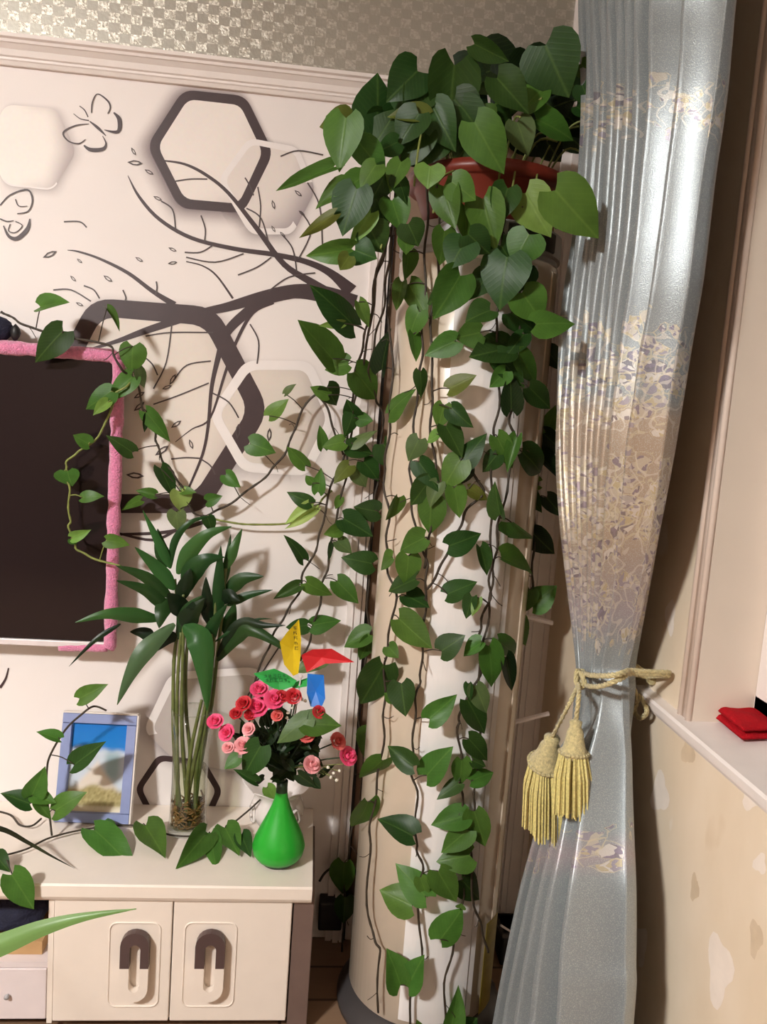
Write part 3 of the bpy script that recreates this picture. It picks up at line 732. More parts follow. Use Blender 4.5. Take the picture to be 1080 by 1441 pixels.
# short loose white strips that stick out behind the unit
for i, (a, b) in enumerate((((746, 867), (778, 877)), ((730, 1018), (773, 1004)))):
    p, r2 = onY(*a, -.20), onY(*b, -.20); q = MB()
    q.tube([p-Vector((.02, 0, 0)), r2], .0062, 6); o = q.build('plastic_strip', M['bezel'])
    tag(o, 'short white plastic strip tilting %s behind the air conditioner' % ('down' if i == 0 else 'up'), 'plastic strip')
p1 = onY(742, 1330, -.10)
# black boxes and leads standing on the floor
def floorbox(name, px, py, Y, wdt, hgt, dep, label, cat):
    p = onY(px, py, Y); e = empty(name, (p.x, Y+dep/2, 0), label, cat)
    bbox('case', (p.x-wdt/2, Y, .004), (p.x+wdt/2, Y+dep, hgt), M['black'], e, .006)
    bbox('lid', (p.x-wdt/2-.003, Y-.003, hgt-.012), (p.x+wdt/2+.003, Y+dep+.003, hgt), M['ac_dark'], e, .003)
    for k in (-1, 1):
        q = MB(); q.lathe([(.01, 0), (.012, .005)], (p.x+k*(wdt/2-.02), Y+.02, 0), 10); q.build('foot', M['ac_dark'], e)
    return e
zb_top = onY(730, 1308, -.10).z
floorbox('equipment_box', 728, 1400, -.12, .115, max(.1, zb_top), .09, 'black equipment box on the floor between air conditioner and curtain', 'box')
wl = onY(464, 1265, -.03); wb = onY(464, 1304, -.03)
pa = empty('power_adapter', (wl.x, -.02, wb.z), 'black power adapter plugged in low on the wall beside the cabinet', 'adapter')
bbox('case', (onY(449, 1285, -.04).x, -.05, wb.z), (onY(482, 1285, -.04).x, -.001, wl.z), M['black'], pa, .005)
q = MB(); q.tube(spline([onY(450, 1240, -.03), onY(460, 1226, -.03), onY(480, 1216, -.03), onY(500, 1225, -.02), onY(505, 1262, -.02), onY(484, 1280, -.03)]), .0035, 6); q.build('lead', M['black'], pa)
q = MB(); q.tube(spline([onY(705, 1302, -.14), onY(722, 1312, -.13), onY(740, 1316, -.12), onY(760, 1330, -.12)]), .003, 6)
tag(q.build('white_cable', M['bezel']), 'thin white cable lying over the black equipment box', 'cable')

# ================================================================ POTHOS ON THE AIR CONDITIONER
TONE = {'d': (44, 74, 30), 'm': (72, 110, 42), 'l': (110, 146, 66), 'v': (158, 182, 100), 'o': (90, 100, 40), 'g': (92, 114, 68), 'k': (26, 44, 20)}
def leaf_mesh(idx, fold, droop, curl, skew, heart=True):
    rows = [(0.0, .44), (.05, .72), (.13, .92), (.26, 1.0), (.41, .94), (.56, .78), (.71, .55), (.85, .28), (.94, .11), (1.0, .0)]
    vs, fs = [], []; U = (-1, -.5, 0, .5, 1)
    for t, hw in rows:
        for u in U:
            x = .5*hw*u + skew*math.sin(t*math.pi)*.5
            y = t - (.17*(1-t)**3*abs(u)**1.3 if heart else 0)
            z = fold*abs(u)*hw*.5 - droop*t*t + curl*math.sin(t*5+idx)*.05*u*hw - .10*fold*(u*u)*hw
            vs.append((x, y, z))
    n = len(U)
    for i in range(len(rows)-1):
        for k in range(n-1):
            if i == len(rows)-2: fs.append((i*n+k, i*n+k+1, (i+1)*n+2))
            else: fs.append((i*n+k, i*n+k+1, (i+1)*n+k+1, (i+1)*n+k))
    me = bpy.data.meshes.new('leaf_blade'); me.from_pydata(vs, [], fs)
    me.polygons.foreach_set('use_smooth', [True]*len(fs)); me.materials.append(M['leaf']); me.update()
    return me
LEAVES = [leaf_mesh(i, f, d, c, s) for i, (f, d, c, s) in enumerate([(.18, .10, .6, .0), (.35, .18, 1., .05), (.10, .25, .8, -.05), (.28, .02, 1.2, .04), (-.12, .15, .8, -.03), (.45, .12, .5, .0)])]
proto_leaf = None
rng = random.Random(11)
def place_leaf(parent, b3, t3, wpx_len, tone, nvar=.45, me=None, wr=None, up=.25):
    """b3, t3: base and tip in world space; width follows the length ratio wr"""
    d = t3 - b3; ln = max(d.length, .008); dy = d.normalized()
    tocam = (CAM - b3).normalized()
    nrm = tocam + Vector((rng.uniform(-nvar, nvar), rng.uniform(-nvar, nvar)*.4, rng.uniform(-nvar, nvar) + up))
    nrm = nrm - dy*nrm.dot(dy)
    nrm = nrm.normalized(); sx = dy.cross(nrm).normalized()
    o = bpy.data.objects.new('leaf', me or rng.choice(LEAVES))
    wd = wr*1.12
    mat = Matrix((sx*wd, dy*ln, nrm*ln)).transposed().to_4x4(); mat.translation = b3 + woff(parent)
    link(o, parent); o.matrix_basis = mat
    c = s2l(TONE[tone]); j = rng.uniform(.82, 1.18)
    o.color = (c[0]*j, c[1]*j, c[2]*j, 1)
    return o
def px_len(p3, px): return px * ((p3-CAM).dot(cf)) / F     # pixels -> metres at that depth

pot_c = Vector((AC.x+.005, AC.y-.005, ZA))
plant = empty('pothos_plant', pot_c, 'trailing green pothos in a terracotta pot on the air conditioner', 'plant')
q = MB(); q.lathe([(.0, .004), (.128, .004), (.133, .0), (.148, .045), (.166, .088), (.170, .092), (.182, .094), (.184, .118), (.178, .118), (.166, .098)], pot_c, 48, cap=False); q.build('pot', M['pot'], plant, True)
q = MB(); q.lathe([(.0, .103), (.10, .106), (.168, .100)], pot_c, 32, cap=False); q.build('soil', M['soil'], plant, True)

def parse(s): return [[float(a) if i < 5 else a for i, a in enumerate(r.split())] for r in s.strip().split(';') if r.strip()]
# --- crown: base x,y  tip x,y  width  tone  (photo pixels)
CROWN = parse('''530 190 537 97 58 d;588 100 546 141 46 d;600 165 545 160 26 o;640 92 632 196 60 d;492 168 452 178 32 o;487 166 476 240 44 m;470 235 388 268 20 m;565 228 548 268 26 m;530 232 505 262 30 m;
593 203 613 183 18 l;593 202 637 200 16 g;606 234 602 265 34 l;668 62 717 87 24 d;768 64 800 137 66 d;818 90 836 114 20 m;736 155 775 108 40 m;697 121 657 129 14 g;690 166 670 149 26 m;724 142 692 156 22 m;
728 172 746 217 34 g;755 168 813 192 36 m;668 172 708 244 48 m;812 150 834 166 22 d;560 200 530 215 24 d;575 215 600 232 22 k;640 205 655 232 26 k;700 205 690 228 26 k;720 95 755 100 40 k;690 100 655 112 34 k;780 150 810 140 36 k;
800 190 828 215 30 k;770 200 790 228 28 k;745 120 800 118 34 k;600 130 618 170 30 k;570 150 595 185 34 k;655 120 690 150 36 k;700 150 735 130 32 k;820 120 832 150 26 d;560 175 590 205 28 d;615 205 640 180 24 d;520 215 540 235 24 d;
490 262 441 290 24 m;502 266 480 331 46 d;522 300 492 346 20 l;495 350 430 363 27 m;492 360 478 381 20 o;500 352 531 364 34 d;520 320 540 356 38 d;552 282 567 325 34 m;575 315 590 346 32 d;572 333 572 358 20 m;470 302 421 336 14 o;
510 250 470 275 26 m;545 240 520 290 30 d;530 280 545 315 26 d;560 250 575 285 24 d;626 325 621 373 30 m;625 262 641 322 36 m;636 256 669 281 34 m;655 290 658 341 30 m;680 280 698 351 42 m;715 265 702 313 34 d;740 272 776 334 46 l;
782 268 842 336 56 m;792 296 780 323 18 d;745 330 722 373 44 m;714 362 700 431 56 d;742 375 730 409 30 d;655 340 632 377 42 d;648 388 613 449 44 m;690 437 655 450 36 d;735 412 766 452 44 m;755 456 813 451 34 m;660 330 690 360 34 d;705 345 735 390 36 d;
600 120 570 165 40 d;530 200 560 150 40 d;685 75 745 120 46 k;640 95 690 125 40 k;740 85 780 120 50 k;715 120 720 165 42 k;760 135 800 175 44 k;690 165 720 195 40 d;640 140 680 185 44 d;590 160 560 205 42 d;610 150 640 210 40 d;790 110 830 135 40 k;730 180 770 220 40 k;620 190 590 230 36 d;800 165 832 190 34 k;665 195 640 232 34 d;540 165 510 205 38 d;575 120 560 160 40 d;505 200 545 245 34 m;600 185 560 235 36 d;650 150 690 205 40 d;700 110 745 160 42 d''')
yc = pot_c.y
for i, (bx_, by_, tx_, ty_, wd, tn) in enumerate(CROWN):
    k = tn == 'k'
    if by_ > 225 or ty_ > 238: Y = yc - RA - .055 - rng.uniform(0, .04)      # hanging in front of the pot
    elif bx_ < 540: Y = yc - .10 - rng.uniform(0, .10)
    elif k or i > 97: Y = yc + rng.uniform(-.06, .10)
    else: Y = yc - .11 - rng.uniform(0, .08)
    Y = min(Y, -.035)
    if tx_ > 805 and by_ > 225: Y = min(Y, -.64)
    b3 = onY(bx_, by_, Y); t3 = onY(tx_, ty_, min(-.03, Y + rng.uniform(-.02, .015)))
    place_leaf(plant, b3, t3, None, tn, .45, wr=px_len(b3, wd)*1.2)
# leaf stalks of the crown
st = MB()
for i in range(46):
    a = rng.uniform(0, 6.283); r = rng.uniform(.02, .13)
    p = pot_c + Vector((r*math.cos(a), r*math.sin(a), .10)); e = pot_c + Vector((math.cos(a)*(r+.10), min(math.sin(a)*(r+.10), .12), .13+rng.uniform(0, .15)))
    if e.y > -.03: e.y = -.03
    m_ = (p+e)/2 + Vector((0, 0, .05)); st.tube(spline([p, m_, e], 5), .0022, 5)
for (px0, py0), (px1, py1), (px2, py2) in (((600,160),(590,205),(583,262)),((705,235),(700,270),(697,300)),((727,228),(722,262),(718,270)),((757,240),(754,265),(752,272)),((540,205),(520,225),(505,240)),((512,195),(508,215),(520,232)),((640,240),(618,255),(610,300)),((560,280),(545,320),(536,350))):
    st.tube(spline([onY(px0, py0, yc-.15), onY(px1, py1, yc-.22), onY(px2, py2, yc-.24)], 5), .0024, 5)
st.build('stalks', M['vine_light'], plant, True)

def D_ac(px, py): return onCyl(px, py, AC, RA+.028)
def D_front(px, py):
    # between the pot's rim and the body: hang clear of both
    if py < 330: return onY(px, py, yc-RA-.06)
    return D_ac(px, py)
def D_gap(px, py):
    t = min(1, max(0, (py-330)/250)); return onY(px, py, (yc-.16)*(1-t) + -.06*t)
def D_wall(px, py): return onY(px, py, -.045)
def D_tv(px, py): return onY(px, py, -.115 if px < 178 else -.05 - .06*max(0, (215-px)/37 if px < 215 else 0))
def D_right(px, py): return onY(px, py, yc-.03)
VINES = {
 'a1': (D_front, [(556,300),(550,360),(548,430),(552,520),(549,590),(544,640),(540,673),(547,718),(545,762),(546,800),(557,841),(546,904),(542,940),(541,990),(540,1036),(532,1098),(523,1153),(520,1200),(518,1288),(530,1325),(534,1346),(531,1425)]),
 'a2': (D_front, [(603,262),(600,330),(598,400),(595,470),(592,520),(585,570),(583,620),(578,660),(580,700),(585,745),(598,780),(601,810),(598,861),(594,908),(593,950),(588,969),(584,1003),(582,1051),(580,1085),(587,1122),(585,1180),(589,1200),(595,1229),(586,1268),(595,1335),(581,1392),(575,1455)]),
 'a3': (D_front, [(616,262),(618,330),(615,400),(606,470),(610,540),(606,590),(612,650),(610,700),(604,760),(596,800)]),
 'a4': (D_front, [(718,270),(708,340),(703,430),(698,468),(703,550),(697,603),(694,630),(692,700),(692,767),(690,810),(689,842),(677,877),(676,898),(676,950),(655,985),(647,1012),(645,1024),(649,1071),(649,1110),(653,1142),(657,1163),(662,1200),(668,1275),(680,1310),(686,1340)]),
 'a5': (D_front, [(735,290),(728,360),(731,430),(735,500),(722,560),(718,590),(726,625),(715,680),(702,740),(698,780),(693,815),(690,850),(682,900),(672,960),(675,1020),(672,1070),(670,1102),(667,1138),(663,1170),(655,1230),(650,1270),(638,1330),(627,1384),(626,1450)]),
 'a6': (D_front, [(655,640),(668,672),(682,690),(660,715),(645,745),(632,770),(620,800),(600,830)]),
 'r1': (D_right, [(765,300),(772,380),(768,450),(765,520),(762,580),(758,640),(755,700),(752,760),(750,810),(748,850)]),
 'g1': (D_gap, [(560,290),(545,345),(531,385),(522,440),(512,480),(502,520),(494,570),(488,620),(484,650),(470,675),(454,734),(447,767),(428,806),(420,836),(400,867),(385,895),(372,925),(350,985)]),
 'g2': (D_gap, [(548,300),(540,350),(528,400),(520,470),(505,540),(495,600),(490,640),(485,683),(470,742),(463,789),(455,820),(448,858),(436,900),(424,930)]),
 'g3': (D_gap, [(552,320),(546,380),(540,430),(528,480),(520,520),(528,560),(538,580),(536,640),(530,690),(524,740),(520,790),(518,850),(520,900),(512,960),(506,1010),(512,1080),(505,1130),(492,1190),(487,1240),(484,1300),(482,1370)]),
 'w1': (D_wall, [(482,640),(466,590),(452,560),(441,557),(419,591),(409,622),(392,650),(372,672),(338,699),(307,718),(285,726),(268,716),(258,695)]),
 'w2': (D_wall, [(466,690),(452,706),(440,716),(420,731),(400,737),(350,738),(318,734),(292,727)]),
 't1': (D_tv, [(258,690),(246,668),(233,654),(221,627),(219,611),(203,577),(189,533),(170,520),(160,496),(148,484),(97,475),(50,463),(30,455),(12,444),(0,438)]),
 't2': (D_tv, [(189,535),(175,545),(160,560),(150,595),(127,625),(105,639),(94,652),(92,666),(97,690),(98,729),(98,742),(106,768),(116,778),(141,789),(172,797)]),
}
VL = parse('''575 355 572 395 26 m;566 397 558 437 22 m;576 400 598 444 32 m;498 458 445 402 42 d;505 425 520 461 18 l;468 505 421 451 44 m;490 512 456 519 32 m;500 523 534 563 46 m;538 520 546 463 28 k;462 556 438 544 18 m;460 545 476 574 30 d;
500 586 488 564 26 d;505 590 525 592 20 m;497 582 487 616 24 d;497 625 529 603 18 g;455 630 450 598 16 m;484 622 454 626 24 m;548 582 578 546 30 m;592 523 595 560 20 d;590 438 572 475 34 m;582 470 588 508 22 m;642 480 598 500 33 m;625 570 617 604 26 m;
618 612 600 622 21 l;590 618 574 649 29 g;540 625 568 662 38 d;482 455 450 459 12 l;676 468 640 476 37 m;716 490 661 502 52 d;738 470 714 498 26 d;712 522 690 546 27 m;720 577 720 522 31 k;633 547 669 527 28 o;636 575 664 601 27 d;628 600 652 642 34 d;
652 651 683 608 32 d;700 615 724 661 28 m;728 616 713 663 20 m;757 608 722 586 32 m;770 608 784 571 22 l;770 492 792 520 26 d;765 610 798 640 30 k;430 655 406 626 25 m;448 692 452 659 18 m;440 680 431 667 14 m;437 708 404 694 20 d;441 712 400 736 18 v;443 716 404 746 13 v;
427 787 407 751 23 d;492 655 469 676 25 o;500 662 518 685 26 g;512 650 535 673 32 d;490 630 526 638 27 d;533 720 498 714 29 d;484 730 525 753 36 d;480 700 472 717 12 m;478 745 457 752 19 m;475 762 496 779 24 g;524 793 484 785 31 d;468 765 463 789 9 k;475 818 505 848 28 m;
605 676 578 713 34 d;608 702 602 753 42 m;618 680 604 713 24 g;598 757 559 775 33 m;553 785 531 801 26 m;575 782 572 826 34 m;648 648 622 687 39 m;655 655 645 683 28 k;640 687 648 729 29 m;660 688 689 704 18 o;704 724 694 680 27 d;755 680 706 672 22 l;735 636 770 668 40 d;745 642 766 655 18 m;
720 735 748 764 41 m;706 785 756 805 35 m;748 748 781 780 36 k;633 768 679 751 33 d;676 770 690 808 26 d;585 815 547 832 36 d;572 838 605 855 35 d;562 871 604 913 43 m;547 910 561 926 21 m;521 893 483 909 31 m;520 898 507 931 24 m;540 936 506 998 48 d;565 962 571 1008 38 d;556 985 541 974 20 m;
440 880 479 870 29 m;421 824 385 842 17 d;432 820 466 841 25 m;432 880 401 885 22 d;456 930 414 946 28 g;630 836 672 818 29 d;665 840 656 871 22 d;673 842 664 866 14 l;724 864 669 862 29 l;622 916 653 894 35 d;678 904 651 922 27 m;688 910 700 971 37 m;702 902 736 928 27 m;712 925 724 974 25 k;
722 868 742 911 33 m;746 830 724 868 30 m;750 852 784 824 36 m;605 1011 642 979 31 m;658 985 686 1034 39 d;670 965 685 1004 27 g;660 962 662 986 14 d;522 1030 512 1076 33 m;538 1070 507 1103 33 m;582 1078 544 1050 29 d;601 1091 635 1052 38 m;646 1102 615 1122 21 d;518 1128 500 1179 37 m;581 1176 533 1149 37 d;
655 1148 607 1161 34 m;659 1168 621 1201 33 m;660 1040 691 1072 29 d;650 1069 648 1107 27 m;663 1099 697 1085 25 m;665 1070 685 1079 16 d;668 1142 683 1191 35 m;662 1204 616 1210 41 m;600 1262 557 1216 39 m;592 1235 602 1263 20 m;580 1274 534 1252 42 m;617 1226 643 1272 37 m;650 1238 681 1270 37 d;
620 1322 653 1282 44 m;648 1278 650 1272 14 m;564 1386 549 1339 42 m;575 1386 597 1344 35 m;635 1447 648 1392 28 m;655 1450 673 1432 24 d;485 1214 480 1264 33 m;486 1263 484 1301 28 d;485 1367 485 1409 39 m;590 1452 588 1437 16 m;
730 500 758 540 32 m;745 545 775 575 30 d;760 640 790 672 28 k;770 700 795 730 24 k;735 690 765 720 28 d;560 700 545 735 22 m;700 640 680 665 26 d;640 400 600 430 30 d;690 385 660 420 36 d;720 440 760 470 36 d;700 500 740 545 34 d;590 650 620 690 30 d''')
WL = parse('''401 554 414 539 11 g;379 585 405 562 20 l;352 624 385 636 29 m;318 668 337 685 20 m;292 705 311 698 18 m;292 728 300 749 20 d;255 690 276 692 13 m;252 691 256 720 32 v;248 720 250 749 25 g;226 659 247 699 27 d;218 696 191 690 14 m;198 704 169 713 21 m''')
TL = parse('''57 432 95 422 33 m;89 466 46 509 38 d;150 435 170 463 14 m;187 487 184 526 36 m;193 520 209 546 20 g;187 530 149 563 27 m;156 551 119 576 29 m;152 566 131 583 16 l;125 625 103 612 21 m;186 636 154 614 22 d;95 663 100 685 35 m;116 700 143 696 17 m;206 580 240 621 22 m;206 585 204 609 9 k;102 756 125 747 15 l;100 758 108 766 12 m;150 760 182 765 21 m''')
vine3 = {}
for k, (fn, pts) in VINES.items():
    p3 = spline([fn(x, y) for x, y in pts], 5)
    wig = rng.uniform(0, 9)
    p3 = [p + Vector((.003*math.sin(i*.9+wig), 0, 0)) for i, p in enumerate(p3)]
    vine3[k] = (p3, spline([Vector((x, y, 0)) for x, y in pts], 5), MB(), [])
    light = k in ('w2', 't2')
    vine3[k][2].tube(p3, [(.0024 if not light else .0023)*(1+.35*abs(math.sin(i*1.7+wig))) for i in range(len(p3))], 6)
    if not light:                                # short aerial roots and tendrils along the stem
        for i in range(4, len(p3)-2, 9):
            e = p3[i] + Vector((rng.uniform(-.03, .03), -.006, rng.uniform(-.03, .012))); vine3[k][2].tube(spline([p3[i], (p3[i]+e)/2+Vector((0, -.004, rng.uniform(-.006, .008))), e], 3), .0010, 4)
def attach(rows, keys, tipoff=.022, nvar=.7):
    for bx_, by_, tx_, ty_, wd, tn in rows:
        best = None; bp = Vector((bx_, by_, 0))
        for k in keys:
            for i, p in enumerate(vine3[k][1]):
                dd = (p-bp).length
                if best is None or dd < best[0]: best = (dd, k, i)
        dd, k, i = best; p3, pp, mb, lst = vine3[k]; anc = p3[i]; fn = VINES[k][0]
        # leaves that sit left or right of the cylinder hang at its flank
        b3 = fn(bx_, by_); t3 = fn(tx_, ty_)
        if fn in (D_front, D_ac):
            lift = rng.uniform(.006, .03)
        else: lift = rng.uniform(.004, .022)
        dirc = (CAM-b3).normalized(); b3 = b3 + dirc*lift
        tl = lift + rng.uniform(-.012, tipoff); t3 = t3 + dirc*max(tl, .004)
        if (b3-anc).length > .004:
            mid = (anc+b3)/2 + dirc*.006 + Vector((0, 0, .004)); mb.tube(spline([anc, mid, b3], 3), .0014, 5)
        lst.append((b3, t3, tn, px_len(b3, wd), nvar))
attach(VL, ['a1', 'a2', 'a3', 'a4', 'a5', 'a6', 'g1', 'g2', 'g3', 'r1'])
attach(WL, ['w1', 'w2']); attach(TL, ['t1', 't2'])
for k, (p3, pp, mb, lst) in vine3.items():
    v = mb.build('vine', M['vine_light'] if k in ('w2', 't2') else M['vine'], plant, True)
    for b3, t3, tn, wd, nv in lst: place_leaf(v, b3, t3, None, tn, nv, wr=wd)

# ================================================================ VINE LYING ON THE CABINET
cut = empty('pothos_cutting', onZ(60, 1182, ZT), 'loose pothos vine lying along the cream cabinet top', 'plant')
def D_cab(px, py): return onZ(px, py, ZT+.012) if px < 330 else onY(px, py, -.14)
CV = [[(-30,1210),(0,1205),(37,1195),(73,1178),(133,1165),(200,1162),(240,1175),(280,1176),(313,1168),(347,1143),(372,1120),(382,1112)],
      [(-10,1140),(15,1147),(28,1161),(45,1162),(58,1152)],
      [(73,1176),(70,1150),(66,1120),(66,1085),(71,1062),(92,1027),(114,1006),(132,994),(150,1000)]]
fr_y = onZ(130, 1158, ZT).y - .045
cvm = MB(); cv3 = []
for j, pts in enumerate(CV):
    if j < 2: p3 = [D_cab(x, y) for x, y in pts]
    else:
        z0 = D_cab(*pts[0]); p3 = [onY(x, y, z0.y + (fr_y-z0.y)*min(1, i/3)) for i, (x, y) in enumerate(pts)]
    p3 = spline(p3, 5); cv3.append((p3, spline([Vector((x, y, 0)) for x, y in pts], 5))); cvm.tube(p3, .0026, 6)
CL = parse('''133 1168 189 1213 38 m 0;205 1162 233 1207 35 m 0;289 1175 251 1220 33 m 0;296 1173 304 1217 25 m 0;317 1165 337 1204 31 m 0;340 1175 353 1206 22 d 0;155 1162 140 1148 13 m 0;17 1231 48 1280 35 m 3;-6 1204 14 1227 22 d 0;42 1131 2 1114 25 d 2;45 1119 62 1083 29 m 2;48 1120 79 1129 21 m 2;78 1141 114 1114 31 m 2;52 1128 73 1153 15 m 2;105 1076 149 1043 27 d 2;83 1040 52 1028 17 m 2;112 983 147 964 23 m 2;376 1108 390 1130 18 l 0''')
for bx_, by_, tx_, ty_, wd, tn, md in CL:
    best = None; bp = Vector((bx_, by_, 0))
    for p3, pp in cv3:
        for i, p in enumerate(pp):
            if best is None or (p-bp).length < best[0]: best = ((p-bp).length, p3[i])
    anc = best[1]
    if md == '0':
        if bx_ > 370: b3, t3 = onY(bx_, by_, -.16), onY(tx_, ty_, -.165)
        else: b3 = onZ(bx_, by_, ZT+.028); t3 = onZ(tx_, ty_, ZT+.010)
    elif md == '3':
        b3 = onY(bx_, by_, YF-.02); t3 = onY(tx_, ty_, YF-.025)
    else:
        Y = anc.y - .015; b3 = onY(bx_, by_, Y); t3 = onY(tx_, ty_, Y-.01)
        if min(b3.z, t3.z) < ZT+.012:
            b3 = onZ(bx_, by_, max(ZT+.02, b3.z)); t3 = onZ(tx_, ty_, max(ZT+.016, t3.z))
    if (b3-anc).length > .004: cvm.tube(spline([anc, (anc+b3)/2+Vector((0, -.004, .008)), b3], 3), .0014, 5)
    place_leaf(cut, b3, t3, None, tn, .3, wr=px_len(b3, wd), up=.5)
cvm.build('vine', M['vine'], cut, True)

def proj(p):
    d = Vector(p) - CAM; c = d.x*RR + d.y*NN - d.z*DN
    return (PX + F*c.x/c.z, PY + F*c.y/c.z)

# ================================================================ PICTURE FRAME
BL, BRt = onZ(76, 1156, ZT), onZ(182, 1160, ZT)
fw = (BRt-BL).length; ex = (BRt-BL).normalized()
lean = .22; upv = Vector((0, math.sin(lean), math.cos(lean))); nf = Vector((0, -math.cos(lean), math.sin(lean)))
fh = .25
for k in range(60):
    if proj(BL+upv*fh)[1] > 1003: fh += .002
frame = empty('picture_frame', (BL+BRt)/2, 'lavender-blue picture frame with a seaside photo standing on the cabinet', 'picture frame')
def FP(u, v, d): return BL + ex*u + upv*v + nf*d + Vector((0, 0, .001))
def fbox(name, u0, v0, u1, v1, d0, d1, mat, parent, inset=0.):
    v = [FP(*p) for p in ((u0,v0,d0),(u1,v0,d0),(u1,v1,d0),(u0,v1,d0),(u0+inset,v0+inset,d1),(u1-inset,v0+inset,d1),(u1-inset,v1-inset,d1),(u0+inset,v1-inset,d1))]
    return mesh(name, v, [(0,1,2,3),(7,6,5,4),(0,4,5,1),(1,5,6,2),(2,6,7,3),(3,7,4,0)], mat, parent)
fb = .118*fw/.125*1.15 if False else fw*.135
fbox('back_board', 0, 0, fw, fh, -.014, -.006, M['frame_edge'], frame)
for nm, a in (('rail', (0, fh-fb, fw, fh)), ('rail', (0, 0, fw, fb)), ('stile', (0, fb, fb, fh-fb)), ('stile', (fw-fb, fb, fw, fh-fb))):
    fbox(nm, *a, -.006, .008, M['frame'], frame, .0012)
fbox('edge_strip', fw, 0, fw+.004, fh, -.014, .008, M['frame_edge'], frame); fbox('edge_strip', 0, fh, fw, fh+.003, -.014, .008, M['frame_edge'], frame)
gu, gv = 28, 38; vs, cs, fs = [], [], []
for j in range(gv+1):
    for i in range(gu+1):
        u, v = i/gu, j/gv
        vs.append(FP(fb+(fw-2*fb)*u, fb+(fh-2*fb)*v, -.0045))
        nz_ = noise.noise(Vector((u*5, v*5, 1.3)))
        c = lerp(s2l((60, 150, 222)), s2l((30, 120, 206)), v)
        m1 = sstep(.74, .66, v + .05*nz_); c = lerp(c, s2l((206, 216, 228)), m1)
        m2 = sstep(.22, .05, abs(u-.78)) * sstep(.75, .6, v) * sstep(.25, .45, v); c = lerp(c, s2l((130, 166, 176)), m2*.8)
        m3 = sstep(.62, .5, v + abs(u-.50)*.75); c = lerp(c, s2l((226, 214, 202)), m3)
        m4 = sstep(.36, .28, v + .06*nz_ + abs(u-.55)*.16)
        c = lerp(c, lerp(s2l((206, 192, 140)), s2l((120, 108, 64)), .5+.5*noise.noise(Vector((u*26, v*26, 4)))), m4)
        c = lerp(c, s2l((232, 222, 196)), sstep(.09, .03, v))
        cs.append(c)
for j in range(gv):
    for i in range(gu): k = j*(gu+1)+i; fs.append((k, k+1, k+gu+2, k+gu+1))
mesh('photo_print', vs, fs, M['photo'], frame, cols=cs)
q = MB(); a = FP(fw/2, fh*.72, -.015); e = Vector((a.x, min(-.006, a.y+.07), ZT+.001)); q.tube([a, e], .004, 6); q.build('strut', M['frame_edge'], frame)

# ================================================================ GLASS VASE WITH LUCKY BAMBOO
VC = onZ(264, 1166, ZT); rv = px_len(VC, 26)
gvase = empty('glass_vase', VC, 'clear glass cylinder vase holding water and leafy stalks', 'vase')
hv = .2
for k in range(80):
    if proj(VC+Vector((0, 0, hv)))[1] > 1000: hv += .003
VC = VC + Vector((0, 0, .0008))
q = MB(); q.lathe([(0, 0), (rv*1.06, 0), (rv*1.08, .006), (rv*.98, .03), (rv*.93, hv*.4), (rv*.97, hv*.8), (rv*1.06, hv), (rv*1.0, hv), (rv*.985, hv-.004)], VC, 36, cap=False)
q.build('glass', M['glass'], gvase, True)
hw_ = hv*.52
q = MB(); q.lathe([(0, .0125), (rv*.94, .0145), (rv*.895, .034), (rv*.856, hv*.38), (rv*.858, hw_), (0, hw_)], VC, 36, cap=False); q.build('water', M['water'], gvase, True)
bam = empty('lucky_bamboo', VC+Vector((0, 0, .02)), 'dark green leafy stalks standing in the glass vase', 'plant')
yv = VC.y
def S3(x, y, dy=0): return onY(x, y, yv+dy)
STALK = [[(256,1160,-.01),(246,1060,-.01),(244,1000,0),(245,930,.01),(251,870,.01),(246,815,.01)],[(266,1160,0),(258,1060,0),(256,1000,-.01),(258,900,-.01),(258,835,-.01)],[(268,1160,.01),(285,1060,.012),(298,990,.01),(305,930,.01),(312,870,0),(318,800,0)],
 [(272,1160,0),(282,1070,-.005),(292,1000,-.01),(300,920,-.01),(304,840,-.01)],[(262,1160,.012),(268,1070,.012),(262,1000,.01),(262,930,0),(268,870,0)],[(258,1160,.0),(272,1080,-.012),(286,1010,-.014),(296,950,-.01),(298,870,-.02)],[(250,1160,.0),(250,1090,-.01),(249,1030,-.012),(250,960,-.01),(255,890,-.01)],[(276,1160,.0),(276,1090,-.01),(284,1040,-.006),(290,1000,0),(300,940,0)],[(262,1160,-.014),(264,1100,-.016),(270,1050,-.012),(278,1012,-.01),(284,985,-.01)]]
for s in STALK:
    q = MB(); p3 = spline([S3(*p) for p in s], 8)
    q.tube(p3, [.0058*(1.12 if i % 8 == 0 else 1)*(1-.35*i/len(p3)) for i in range(len(p3))], 8); q.build('stalk', M['stalk'], bam, True)
q = MB()
for i in range(130):
    a = rng.uniform(0, 6.28); r = rv*.84*math.sqrt(rng.random()); p = VC + Vector((r*math.cos(a), r*math.sin(a), .022+rng.uniform(0, .05)))
    pts = [p]
    for k in range(4):
        a2 = a + rng.uniform(-2, 2); n_ = pts[-1] + Vector((math.cos(a2)*.012, math.sin(a2)*.012, rng.uniform(-.008, .01)))
        d = Vector((n_.x-VC.x, n_.y-VC.y, 0))
        if d.length > rv*.87: n_ -= d.normalized()*(d.length-rv*.87)
        n_.z = max(n_.z, VC.z+.018); pts.append(n_)
    q.tube(spline(pts, 3), .0022, 5)
tag(q.build('roots', M['root'], bam, True), kind='stuff')
